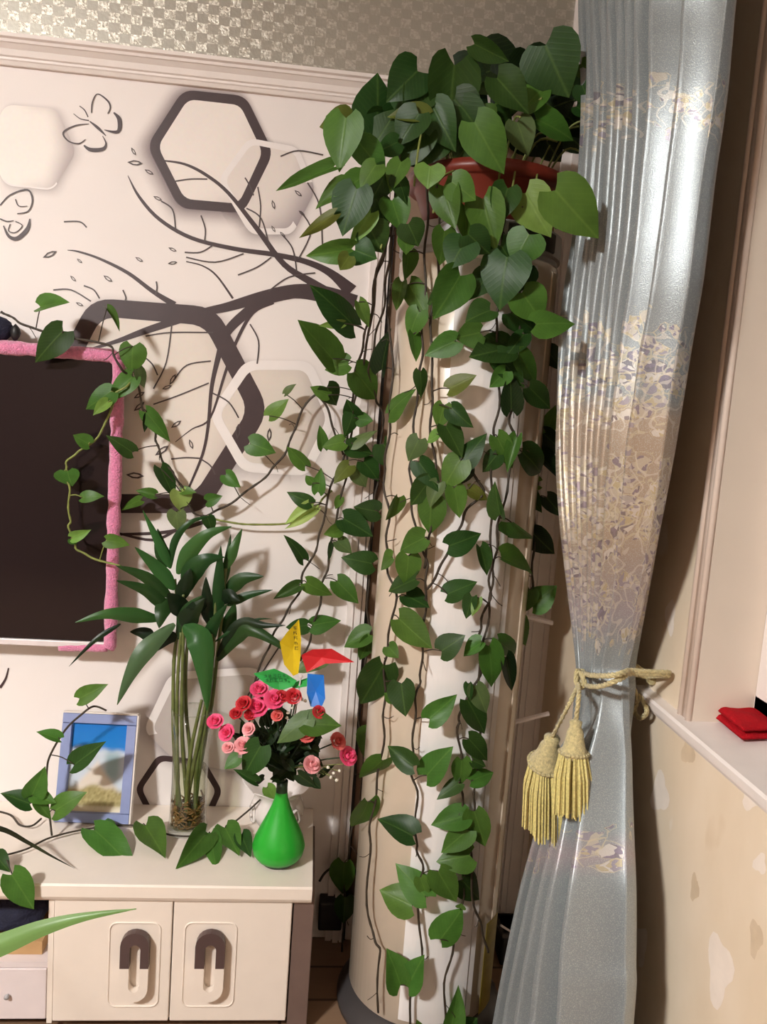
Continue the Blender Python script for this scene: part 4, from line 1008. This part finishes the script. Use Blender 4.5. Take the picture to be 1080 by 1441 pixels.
def blade(parent, pts, wpx, tone, name='leaf', mat='blade', depth=None, Y=None):
    """long strap leaf through photo points, own mesh"""
    y0 = yv if Y is None else Y
    p3 = spline([onY(p[0], p[1], y0 + (p[2] if len(p) > 2 else 0)) for p in pts], 6)
    n = len(p3); vs, fs = [], []
    for i, p in enumerate(p3):
        t = i/(n-1); tn = (p3[min(i+1, n-1)]-p3[max(i-1, 0)]).normalized()
        sd = tn.cross((CAM-p).normalized()).normalized()
        wm = px_len(p, wpx)*max(.04, ((t+.03)/.33)**.7 if t < .30 else (1-((t-.30)/.70)**1.5))*.55
        up_ = sd.cross(tn)
        for u in (-1, -.5, 0, .5, 1): vs.append(p + sd*wm*u - up_*abs(u)*wm*.35)
    for i in range(n-1):
        for k in range(4): fs.append((i*5+k, i*5+k+1, i*5+6+k, i*5+5+k))
    o = mesh(name, vs, fs, M[mat], parent, True)
    c = s2l(TONE[tone]); o.color = (*c, 1); return o
TONE.update({'B': (34, 66, 30), 'C': (52, 92, 44), 'D': (74, 104, 70), 'E': (22, 40, 22)})
BL_ = [([(240,800),(224,765,-.02),(201,718,-.03)],13,'C'),([(236,798),(226,770),(222,744,.01)],19,'B'),([(246,830),(222,800,-.02),(190,770,-.05)],20,'C'),([(242,842),(205,812,-.03),(163,796,-.05)],17,'B'),([(240,862),(208,832,-.03),(164,817,-.06)],18,'B'),([(236,842),(228,862,-.03),(224,884,-.04)],22,'B'),
 ([(246,878,-.02),(205,915,-.06),(183,950,-.07),(165,992,-.07)],25,'D'),([(258,880,-.03),(280,900,-.06),(288,945,-.07),(292,1000,-.06)],34,'C'),([(240,800),(246,762),(268,735),(302,725,.02)],10,'B'),([(250,808,-.01),(266,778,-.02),(292,752,-.03),(326,741,-.02)],22,'C'),([(262,836),(270,806,-.02),(290,788,-.03),(316,784,-.02)],28,'B'),
 ([(308,875,-.01),(308,820,-.02),(311,768,-.02)],17,'B'),([(315,825),(320,790),(325,752,.01)],11,'B'),([(320,800),(330,770),(341,744,.02)],14,'C'),([(316,838),(340,815,-.01),(371,811,-.02)],20,'B'),([(320,852),(348,838),(384,830,-.01)],12,'B'),([(258,884,-.02),(268,866,-.04),(288,842,-.04)],28,'E'),([(300,884),(292,850,-.02),(290,812,-.02)],20,'E'),
 ([(316,892),(324,872),(331,848)],20,'B'),([(216,897),(200,890,.02),(183,889,.02)],17,'E'),([(248,892),(236,900),(221,916,.01)],16,'E'),([(226,872),(190,866,-.04),(150,864,-.07),(106,876,-.08)],20,'C'),([(170,878,-.03),(135,900,-.05),(97,938,-.06)],7,'E'),
 ([(306,925),(325,892,-.02),(345,876,-.03),(372,880,-.05),(402,880,-.06)],16,'E'),([(306,930),(330,900,-.02),(350,886,-.04),(385,902,-.06),(420,928,-.07)],20,'B'),([(300,905,-.01),(330,885,-.02),(360,872,-.02),(384,871,-.02)],5,'B'),
 ([(262,870),(250,850,-.03),(236,835,-.05)],26,'E'),([(300,860),(285,850,-.03),(262,856,-.05)],22,'E'),([(306,850),(322,838,-.03),(338,846,-.04)],20,'E'),([(288,920),(300,880,-.03),(320,850,-.04)],18,'B'),([(250,850),(262,820,-.03),(268,800,-.03)],20,'E'),([(252,900),(262,860,-.03),(285,838,-.04)],16,'B')]
for pts, wd, tn in BL_: blade(bam, pts, wd, tn)

# ================================================================ WHITE CERAMIC PIECE
CC = onZ(388, 1168, ZT); CC.y = min(CC.y+.02, -.10); CC.z = ZT+.0008
cer = empty('ceramic_vase', CC, 'small white ceramic vase with a ruffled rim behind the green vase', 'vase')
def ruffled(name, prof, n, ruf, petals, parent, c):
    vs, fs = [], []
    for r, z, k in prof:
        for j in range(n):
            a = 2*math.pi*j/n; rr_ = r*(1+k*ruf*math.cos(petals*a)); vs.append((c.x+rr_*math.cos(a), c.y+rr_*math.sin(a), c.z+z+k*.008*math.cos(petals*a)))
    for i in range(len(prof)-1):
        for j in range(n): fs.append((i*n+j, i*n+(j+1) % n, (i+1)*n+(j+1) % n, (i+1)*n+j))
    return mesh(name, vs, fs, M['ceramic'], parent, True)
s_ = px_len(CC, 46)/.078
ruffled('body', [(0, 0, 0), (.036*s_, 0, 0), (.040*s_, .006, 0), (.056*s_, .03, .3), (.062*s_, .05, .5), (.054*s_, .075, .5), (.050*s_, .09, .4), (.062*s_, .108, .8), (.078*s_, .122, 1), (.074*s_, .121, 1), (.05*s_, .10, .6), (.03*s_, .08, 0), (0, .06, 0)], 60, .10, 6, cer, CC)
for j in range(6):
    a = 2*math.pi*j/6+.3; q = MB()
    pts = [CC + Vector(((.060*s_)*math.cos(a+da), (.060*s_)*math.sin(a+da), z)) for da, z in ((-.3, .035), (-.15, .06), (0, .068), (.15, .06), (.3, .035), (.1, .028), (-.1, .028), (-.3, .035))]
    q.tube(spline(pts, 3), .004, 6); q.build('relief_petal', M['ceramic'], cer, True)

# ================================================================ GREEN VASE, BOUQUET, PINWHEEL
GC = onZ(391, 1212, ZT); GC.z = ZT+.0008
gr = empty('green_vase', GC, 'bright green bottle-shaped vase with a dark foot on the cabinet', 'vase')
def gz(py): 
    z = 0.
    for k in range(400):
        if proj(GC+Vector((0, 0, z)))[1] <= py: break
        z += .001
    return z
pf = [(1216,26),(1212,31),(1206,35.5),(1196,37.5),(1184,34),(1170,27),(1156,20),(1142,13.5),(1130,9.5),(1122,8.2)]
prof = [(px_len(GC, r)*.98, .012+gz(y)) for y, r in pf]
z_off = prof[0][1]
prof = [(r, z-z_off+.014) for r, z in prof]
q = MB(); q.lathe(prof, GC, 40, cap=False); q.build('body', M['green_vase'], gr, True)
q = MB(); q.lathe([(0, 0), (prof[0][0]*.85, 0), (prof[0][0]*1.02, .008), (prof[0][0]*1.005, .0145)], GC, 40, cap=False); q.build('foot', M['green_dark'], gr, True)
zt_ = prof[-1][1]; rn = prof[-1][0]
q = MB(); q.lathe([(rn, zt_), (rn*.95, zt_+.012), (rn*1.0, zt_+.028), (rn*.8, zt_+.028), (rn*.7, zt_)], GC, 24, cap=False); q.build('neck', M['green_dark'], gr, True)
yb = GC.y
bq = empty('rose_bouquet', GC+Vector((0, 0, zt_)), 'artificial bouquet of pink and red roses in the green vase', 'flowers')
q = MB()
neck = GC+Vector((0, 0, zt_+.02))
ROSE = [(303,1015,11,'rose_pink'),(319,1031,11.5,'rose_pink'),(342,1049,12.5,'rose_pale'),(350,1026,9,'rose_pale'),(321,1052,8,'rose_pale'),(343,990,11,'rose_red'),(332,1004,8.5,'rose_red'),(363,995,14.5,'rose_pink'),(386,984,13.5,'rose_pink'),(365,970,12,'rose_pink'),(397,980,9,'rose_red'),(413,980,11,'rose_red'),(416,984,7,'rose_pale'),(432,1034,11,'rose_salmon'),(449,1002,9,'rose_red'),(439,1076,12,'rose_pale'),(476,1043,12,'rose_salmon'),(490,1064,13,'rose_pink'),(390,1007,8,'rose_salmon'),(352,1006,8,'rose_red')]
def rose_mesh(mat, seed):
    rg = random.Random(seed); vs, fs = [], []
    for ring, (n, r0, r1, h, tw) in enumerate(((3, .02, .16, .70, .0), (4, .12, .36, .66, .5), (5, .30, .66, .50, .2), (6, .50, .98, .22, .8))):
        for p in range(n):
            a0 = 2*math.pi*p/n + tw + rg.uniform(-.15, .15); sp_ = 2*math.pi/n*.72
            base = len(vs)
            for i in range(4):
                t = i/3
                for j in range(5):
                    u = j/4*2-1; a = a0 + u*sp_*(.75+.25*t)
                    rr_ = r0*(1-t)*.8 + (r0+(r1-r0)*t)*t + .0 + .10*t*t*(1 if ring > 1 else 0)
                    z = -.45*(1-t)**1.5 + h*t - .16*abs(u)**2*t + (.06*math.sin(3*u+p))*t - (.12*t**3 if ring > 1 else 0)
                    vs.append((rr_*math.cos(a), rr_*math.sin(a), z))
            for i in range(3):
                for j in range(4): k = base+i*5+j; fs.append((k, k+1, k+6, k+5))
    b0_ = len(vs)                                # closed bud in the middle
    for i in range(5):
        t = i/4
        for j in range(8):
            a = 2*math.pi*j/8 + t*1.2; r_ = .34*math.sin(math.pi*(.25+.75*t)*.98)+.02; vs.append((r_*math.cos(a), r_*math.sin(a), -.35+.95*t))
    for i in range(4):
        for j in range(8): fs.append((b0_+i*8+j, b0_+i*8+(j+1) % 8, b0_+i*8+8+(j+1) % 8, b0_+i*8+8+j))
    me = bpy.data.meshes.new('rose_head'); me.from_pydata(vs, [], fs); me.polygons.foreach_set('use_smooth', [True]*len(fs)); me.materials.append(M[mat]); me.update(); return me
RM = {k: rose_mesh(k, i) for i, k in enumerate(('rose_pink', 'rose_pale', 'rose_red', 'rose_salmon'))}
for x, y, r, m_ in ROSE:
    Yr = yb - .03 - .05*max(0, 1-((x-395)/100)**2) + rng.uniform(-.015, .015)
    p = onY(x, y, Yr); rad = px_len(p, r)*1.02
    o = bpy.data.objects.new('rose', RM[m_]); link(o, bq)
    ax = ((p-neck).normalized()*.6 + (CAM-p).normalized()*.75 + Vector((rng.uniform(-.3, .3), 0, rng.uniform(-.1, .3)))).normalized()
    s1 = ax.orthogonal().normalized(); s2 = ax.cross(s1)
    mt = Matrix((s1*rad, s2*rad, ax*rad)).transposed().to_4x4(); mt.translation = p + woff(bq); o.matrix_basis = mt
    m3 = neck.lerp(p, .55) + Vector((0, 0, .02)); q.tube(spline([neck, neck+Vector((0, 0, .03)), m3, p-ax*rad*.4], 5), .0018, 5)
q.tube([GC+Vector((0, 0, zt_-.02)), neck+Vector((0, 0, .03))], .008, 8)
q.build('stem', M['green_dark'], bq, True)
for i in range(120):
    a = rng.uniform(-1.2, 1.2); x = 398+rng.gauss(0, 30); y = 1052+rng.gauss(0, 22)
    if y > 1106 or y < 985: continue
    Y = yb + rng.uniform(-.05, .05); b3 = onY(x, y, Y); t3 = onY(x+rng.uniform(-24, 24), y+rng.uniform(-22, 20), Y+rng.uniform(-.02, .02))
    place_leaf(bq, b3, t3, None, rng.choice('kkkkE'), .8, wr=px_len(b3, rng.uniform(11, 18)))
for r in parse('432 1012 388 1046 30 g;430 1018 481 1021 35 m;367 1050 338 1097 38 d;335 1066 315 1082 19 m;360 1100 330 1082 14 d;440 1098 452 1110 14 k;420 1090 445 1108 16 k'):
    Y = yb-.085; b3, t3 = onY(r[0], r[1], Y), onY(r[2], r[3], Y-.01); place_leaf(bq, b3, t3, None, r[5], .3, wr=px_len(b3, r[4]))
for i, (x, y) in enumerate([(407,988),(404,1010),(412,996),(425,984),(430,986),(466,1094),(470,1088),(474,1098),(462,1080),(478,1085),(355,1015),(345,1035),(405,1003)]):
    p = onY(x, y, yb-.07); lump('blossom', p, [px_len(p, 2.6)]*3, M['bloom_white'], seed=i, parent=bq, amp=.5, sub=1)
q = MB()
for x, y in ((466,1094),(474,1098),(462,1080),(478,1085),(484,1075),(456,1090)): q.tube(spline([neck+Vector((.01, 0, .04)), onY((x+410)/2, 1078, yb-.03), onY(x, y, yb-.068)], 4), .0009, 4)
q.build('sprig', M['vine_light'], bq, True)

yp = yb-.045
hub = onY(424, 951, yp)
pin = empty('pinwheel', GC+Vector((0, 0, zt_)), 'four-coloured plastic pinwheel stuck in the rose bouquet', 'pinwheel')
def sheet(name, pts, mat, parent, dys, th=.0012):
    p3 = [onY(x, y, yp+d) for (x, y), d in zip(pts, dys)]; n = len(p3); c = sum(p3, Vector())/n + Vector((0, .008, 0))
    vs = p3 + [p+Vector((0, th, 0)) for p in p3] + [c, c+Vector((0, th, 0))]
    fs = [(k, (k+1) % n, 2*n) for k in range(n)] + [(n+(k+1) % n, n+k, 2*n+1) for k in range(n)] + [(k, n+k, n+(k+1) % n, (k+1) % n) for k in range(n)]
    return mesh(name, vs, fs, mat, parent)
by_ = sheet('blade', [(421,872),(404,890),(394,904),(400,935),(413,951),(420,948),(423,925),(424,900)], M['yellow'], pin, [-.02,-.02,-.015,-.006,0,0,-.006,-.014])
br_ = sheet('blade', [(424,922),(440,914),(467,913),(499,932),(458,934),(432,946)], M['redp'], pin, [0,-.008,-.016,-.02,-.012,0])
bb_ = sheet('blade', [(433,948),(456,950),(458,983),(452,997),(437,994),(432,975)], M['bluep'], pin, [0,-.006,-.018,-.02,-.014,-.006])
bg_ = sheet('blade', [(418,958),(412,966),(393,973),(372,961),(357,948),(386,941),(404,949)], M['greenp'], pin, [0,-.01,-.016,-.02,-.02,-.012,-.004])
sheet('blade_fold', [(410,962),(433,954),(432,966),(412,969)], M['greenp'], bg_, [0, .004, .004, 0])
def glyph(parent, cxp, cyp, w_, h_, seed, mat, d):
    rg = random.Random(seed); qq = MB()
    bars = [(-.5, .42, .5, .42), (-.45, .05, .45, .05), (-.5, -.42, .5, -.42), (0, .5, 0, -.5), (-.38, .4, -.38, -.4), (.36, .1, .36, -.45)]
    for (a, b, c, e) in rg.sample(bars, 4):
        p0, p1 = onY(cxp+a*w_, cyp-b*h_, yp+d), onY(cxp+c*w_, cyp-e*h_, yp+d); qq.tube([p0, p1], .0006, 4)
    qq.build('print_character', mat, parent)
for i, y in enumerate((884, 891, 898, 905, 912)): glyph(by_, 415+i*.6, y, 5, 5, i, M['ink_black'], -.0235+i*.0015)
for r_ in range(2):
    for i in range(5): glyph(bg_, 374+i*6.5+r_*2, 951+r_*6, 4.5, 4.5, 20+i+r_*7, M['ink_green'], -.0225+.002*i)
q = MB(); q.lathe([(0, .003), (.004, .002), (.005, 0)][::-1], hub-Vector((0, .004, 0)), 10, (0, -1, 0)); q.build('hub', M['bezel'], pin)
q = MB(); q.tube([hub+Vector((0, .002, 0)), neck+Vector((.004, -.002, .0))], .002, 6); q.build('stick', M['bezel'], pin)

# ================================================================ CURTAIN
XC = XR-.125
ROWS = [(0,830,1036),(60,834,1030),(120,837,1024),(180,836,1016),(250,832,1005),(330,826,995),(400,816,986),(480,808,971),(560,803,957),(650,800,940),(750,802,918),(850,808,894),(905,813,880),(935,816,873),(950,816,872),(965,814,873),(1000,806,873),(1060,790,873),(1120,776,874),(1180,764,876),(1250,748,879),(1350,729,880),(1441,711,878)]
LR = []
for py, a, b in ROWS:
    g = sstep(700, 940, py)*(1-sstep(980, 1300, py)); X = XC + .03*g
    LR.append((py, onX(a, py, X), onX(b, py, X)))
l0, r0 = LR[0][1], LR[0][2]
ZROD = 2.70
LR = [(-330+55*k_, Vector((l0.x, l0.y+.004*(6-k_), ZROD-.02+(l0.z-ZROD+.02)*k_/6)), Vector((r0.x, r0.y-.002*(6-k_), ZROD-.02+(r0.z-ZROD+.02)*k_/6))) for k_ in range(6)] + LR
lz, rz_ = LR[-1][1], LR[-1][2]
LR.append((1640, Vector((lz.x, lz.y+.01, .012)), Vector((rz_.x, rz_.y-.02, .012))))
Ls = spline([p[1] for p in LR], 6); Rs = spline([p[2] for p in LR], 6); Ts = [v.x for v in spline([Vector((p[0], 0, 0)) for p in LR], 6)]
curtain = empty('curtain', (XC, (l0.y+r0.y)/2, .012), 'pale blue satin curtain with embroidered bands tied back by a gold rope', 'curtain')
NC = 300; NPL = 12
vs, fs, uvs = [], [], []
for j, (a, b, py) in enumerate(zip(Ls, Rs, Ts)):
    g = sstep(560, 930, py)*(1-sstep(985, 1400, py))
    for i in range(NC+1):
        s = i/NC; p = a.lerp(b, s)
        lo = sstep(960, 1080, py)
        c_up = 8.6*min(s, .66)/.66 + (2.3*(s-.66)/.34 if s > .66 else 0) + .12*math.sin(11*s+1)
        c_lo = 5.4*s + .22*math.sin(7*s)
        def rid(x): return 1-2*abs(math.sin(math.pi*x))**.95
        f = rid(c_up+.03*math.sin(py*.006))*(1-lo) + rid(c_lo+.2)*lo*1.15
        f = -f
        ph = 2*math.pi*c_up
        am = (.036 + .006*math.sin(5*s+py*.003))*(1-.45*g)
        if s > .80: am *= 1-.25*(s-.8)/.2
        am *= 1+.5*lo
        off = am*f - am*s*.55
        # one deep valley that separates the front fold
        off += .030*math.exp(-((s-.80)/.02)**2)*sstep(480, 680, py)*(1-.4*lo)
        # round the bundle at the tie
        off += .012*g*((2*s-1)**2)
        tw = .006*math.cos(ph)*(1-lo)
        vs.append((min(p.x + off, XR-.012), p.y + tw, max(p.z, .012))); uvs.append((s*1.5, max(0, min(1, py/1441))))
for j in range(len(Ls)-1):
    for i in range(NC): k = j*(NC+1)+i; fs.append((k, k+1, k+NC+2, k+NC+1))
cl = mesh('cloth', vs, fs, M['curtain'], curtain, True, uvs=uvs)
so = cl.modifiers.new('thickness', 'SOLIDIFY'); so.thickness = .0016
rod = empty('curtain_rod', (XC+.02, -1.2, ZROD), 'white curtain rod fixed under the ceiling above the window', 'rod')
q = MB(); q.tube([(XC+.02, -.06, ZROD+.012), (XC+.02, -2.9, ZROD+.012)], .012, 12); q.build('pole', M['white_trim'], rod)
for y in (-.1, -1.4, -2.8):
    q = MB(); q.tube([(XC+.02, y, ZROD+.012), (XR+.001, y, ZROD+.012)], .007, 8); q.build('bracket', M['white_trim'], rod)
# ---- rope tieback with two tassels
def rope(mb, pts, r=.0048, turns=90., sub=8):
    p3 = spline(pts, sub); n = len(p3); ln = 0
    for k in range(3):
        out = []; ln = 0; up = Vector((0, 0, 1))
        for i, p in enumerate(p3):
            t = (p3[min(i+1, n-1)]-p3[max(i-1, 0)]).normalized(); u = t.orthogonal().normalized() if abs(t.z) > .95 else (up-t*up.dot(t)).normalized(); v = t.cross(u)
            if i: ln += (p-p3[i-1]).length
            a = ln*turns*2 + k*2.094; out.append(p + (u*math.cos(a)+v*math.sin(a))*r*.55)
        mb.tube(out, r*.62, 6)
tie = empty('tieback_rope', onX(905, 965, XR-.03), 'gold twisted rope tieback with two tassels around the blue curtain', 'tieback')
XF = XC-.012                                     # plane just in front of the gathered cloth
def ring(px4, bx4):
    """closed wrap: photo points on the front side, the rest runs behind the cloth"""
    f_ = [onX(x, y, XF + d) for x, y, d in px4]
    a, b = f_[0], f_[-1]
    bk = [Vector((XR-.016, b.y+(a.y-b.y)*t, b.z+(a.z-b.z)*t)) for t in (.08, .5, .92)]
    return f_ + bk + [a]
q = MB()
rope(q, ring([(814,944,.012),(826,949,-.004),(845,951,-.006),(865,950,0),(880,946,.02),(889,944,.045)], 0), sub=8)
rope(q, ring([(812,950,.010),(822,963,-.004),(842,966,-.006),(862,960,0),(878,953,.02),(888,948,.045)], 0), sub=8, r=.0046)
hook = onX(914, 958, XR-.010)
rope(q, [onX(884, 944, XR-.06), onX(891, 948, XR-.045), onX(910, 952, XR-.02), hook], sub=8)
rope(q, [onX(874, 944, XR-.08), onX(881, 933, XR-.06), onX(902, 942, XR-.035), hook], sub=8)
rope(q, [onX(881, 950, XR-.06), onX(891, 967, XR-.045), onX(897, 984, XR-.035), onX(893, 1000, XR-.03), onX(902, 1010, XR-.028), onX(911, 1000, XR-.028), onX(902, 981, XR-.03), onX(897, 980, XR-.032)], r=.0044, sub=8)
rope(q, [onX(813, 942, XF-.006), onX(811, 955, XF-.010), onX(815, 968, XF-.008), onX(823, 962, XF-.008), onX(818, 946, XF-.008)], r=.0046, sub=8)
q.build('rope', M['gold'], tie, True)
q = MB(); q.lathe([(0, .012), (.008, .010), (.008, 0)][::-1], (XR, hook.y, hook.z), 12, (-1, 0, 0)); q.build('hook', M['gold'], tie, True)
knot = onX(815, 962, XF-.012)
XT = XC-.045
for ti, (c0, h0, h1, s0, s1, e, rw) in enumerate((((802,990),(778,1036),(768,1076),(768,1076),(767,1164),0, 33),((815,980),(811,1012),(808,1062),(808,1062),(807,1145),0, 27))):
    tas = MB(); Xt = XT - .012*(1-ti)
    P = lambda xy: onX(xy[0], xy[1], Xt)
    rope(tas, [knot, P(c0), P(h0)], r=.0042); tas.build('cord', M['gold'], tie, True)
    a, b, c = P(h0), P(h1), P(s1); ax = (b-a).normalized(); hl = (b-a).length
    rr_ = px_len(b, rw)
    hd = MB(); hd.lathe([(.003, 0), (rr_*.34, hl*.06), (rr_*.30, hl*.22), (rr_*.42, hl*.34), (rr_*.50, hl*.6), (rr_*.60, hl*.8), (rr_*.72, hl*.92), (rr_*.70, hl*1.02), (rr_*.62, hl*1.1)], a, 20, ax)
    for k in range(24):
        an = 2*math.pi*k/24; u = ax.orthogonal().normalized(); v = ax.cross(u)
        hd.tube([b + (u*math.cos(an)+v*math.sin(an))*rr_*.74 - ax*hl*.06, b + (u*math.cos(an+.26)+v*math.sin(an+.26))*rr_*.74 - ax*hl*.06], .0036, 5)
    hd.build('tassel_head', M['gold'], tie, True)
    fr = MB(); sl = (c-b).length; u = ax.orthogonal().normalized(); v = ax.cross(u); rg = random.Random(5+ti)
    for k in range(170):
        an = rg.uniform(0, 6.283); rd = math.sqrt(rg.uniform(.25, 1)); e0 = (u*math.cos(an)+v*math.sin(an))*rr_*.70*rd; e1 = (u*math.cos(an+rg.uniform(-.1, .1))+v*math.sin(an))*rr_*rd*rg.uniform(.92, 1.05)
        en = b + e1 + (c-b)*rg.uniform(.93, 1.03); fr.tube([b+e0-ax*hl*.05, b+(e0+e1)*.56+(c-b)*.35, en], [.0021, .0021, .0017], 4)
    tag(fr.build('fringe', M['fringe'], tie), kind='stuff')

# ================================================================ RED CLOTH ON THE SILL
zc = ZS+.001
cr = [onZ(990, 1001, zc), onZ(1052, 995, zc), onZ(1125, 1042, zc), onZ(1044, 1046, zc)]
cloth = empty('red_cloth', sum(cr, Vector())/4, 'folded red towelling cloth lying on the white window sill', 'cloth')
n = 22
for layer, (ins, z0, z1_) in enumerate(((0, .0005, .013), (.02, .0132, .027))):
    vs, fs = [], []
    for side in (0, 1):
        for j in range(n+1):
            for i in range(n+1):
                u, v = i/n, j/n; uu, vv = ins+(1-2*ins)*u, ins+(1-2*ins)*v
                p = cr[0].lerp(cr[1], uu).lerp(cr[3].lerp(cr[2], uu), vv)
                e = min(u, 1-u, v, 1-v); k = min(1, e/.12)**.5
                if side: z = z0+(z1_-z0)*(.45+.55*k) + (.0035*noise.noise(Vector((u*4, v*4, layer*3))) if k > .3 else 0) + (.006*sstep(.8, 1, u) if layer else 0)
                else: z = z0+(z1_-z0)*(.45-.45*k)
                d = (p - sum(cr, Vector())/4)*(.02*noise.noise(Vector((u*3, v*3, 7+layer))))
                vs.append((p.x+d.x, p.y+d.y, zc+max(z, z0)))
    m2 = (n+1)**2
    for j in range(n):
        for i in range(n):
            k = j*(n+1)+i; fs.append((k+n+1, k+n+2, k+1, k)); fs.append((m2+k, m2+k+1, m2+k+n+2, m2+k+n+1))
    rim = [i for i in range(n+1)]+[j*(n+1)+n for j in range(1, n+1)]+[n*(n+1)+i for i in range(n-1, -1, -1)]+[j*(n+1) for j in range(n-1, 0, -1)]
    for a, b in zip(rim, rim[1:]+rim[:1]): fs.append((a, b, m2+b, m2+a))
    mesh('fold', vs, fs, M['red_cloth'], cloth, True)

# ================================================================ STRAP-LEAVED PLANT (its leaves reach in from the left)
YP = -1.15
pp_ = onY(-330, 1430, YP); pp_.z = 0
sp2 = empty('strap_leaf_plant', pp_, 'strap-leaved plant beside the cabinet whose long blades reach across its front', 'plant')
q = MB(); q.lathe([(0, 0), (.07, 0), (.095, .16), (.105, .165), (.105, .19), (.095, .19), (.088, .165), (0, .16)], pp_, 32, cap=False); q.build('pot', M['ceramic'], sp2, True)
q = MB(); q.lathe([(0, .168), (.089, .166)], pp_, 24, cap=False); q.build('soil', M['soil'], sp2)
TONE.update({'S': (104, 138, 76), 'T': (44, 46, 30)})
b0 = proj(pp_+Vector((0, 0, .17)))
blade(sp2, [b0, (b0[0]+15, 1640), (b0[0]+70, 1470), (-150, 1390), (-70, 1354), (0, 1330), (60, 1306), (120, 1290), (192, 1279)], 40, 'S', Y=YP)
blade(sp2, [b0, (b0[0]+10, 1500, .12), (b0[0]+60, 1290, .35), (-130, 1186, .62), (-60, 1160, .76), (0, 1166, .81), (40, 1186, .83), (75, 1206, .83), (105, 1222, .83)], 9, 'T', Y=YP)
for dx, dy_, tn in ((-200, 60, 'S'), (-260, 150, 'C'), (-120, -60, 'C'), (-60, 260, 'S')):
    blade(sp2, [b0, (b0[0]+dx*.3, b0[1]-150), (b0[0]+dx, b0[1]-dy_-60)] if dx < -100 else [b0, (b0[0]-30, b0[1]-140), (b0[0]-70, b0[1]-220)], 24, tn, Y=YP)
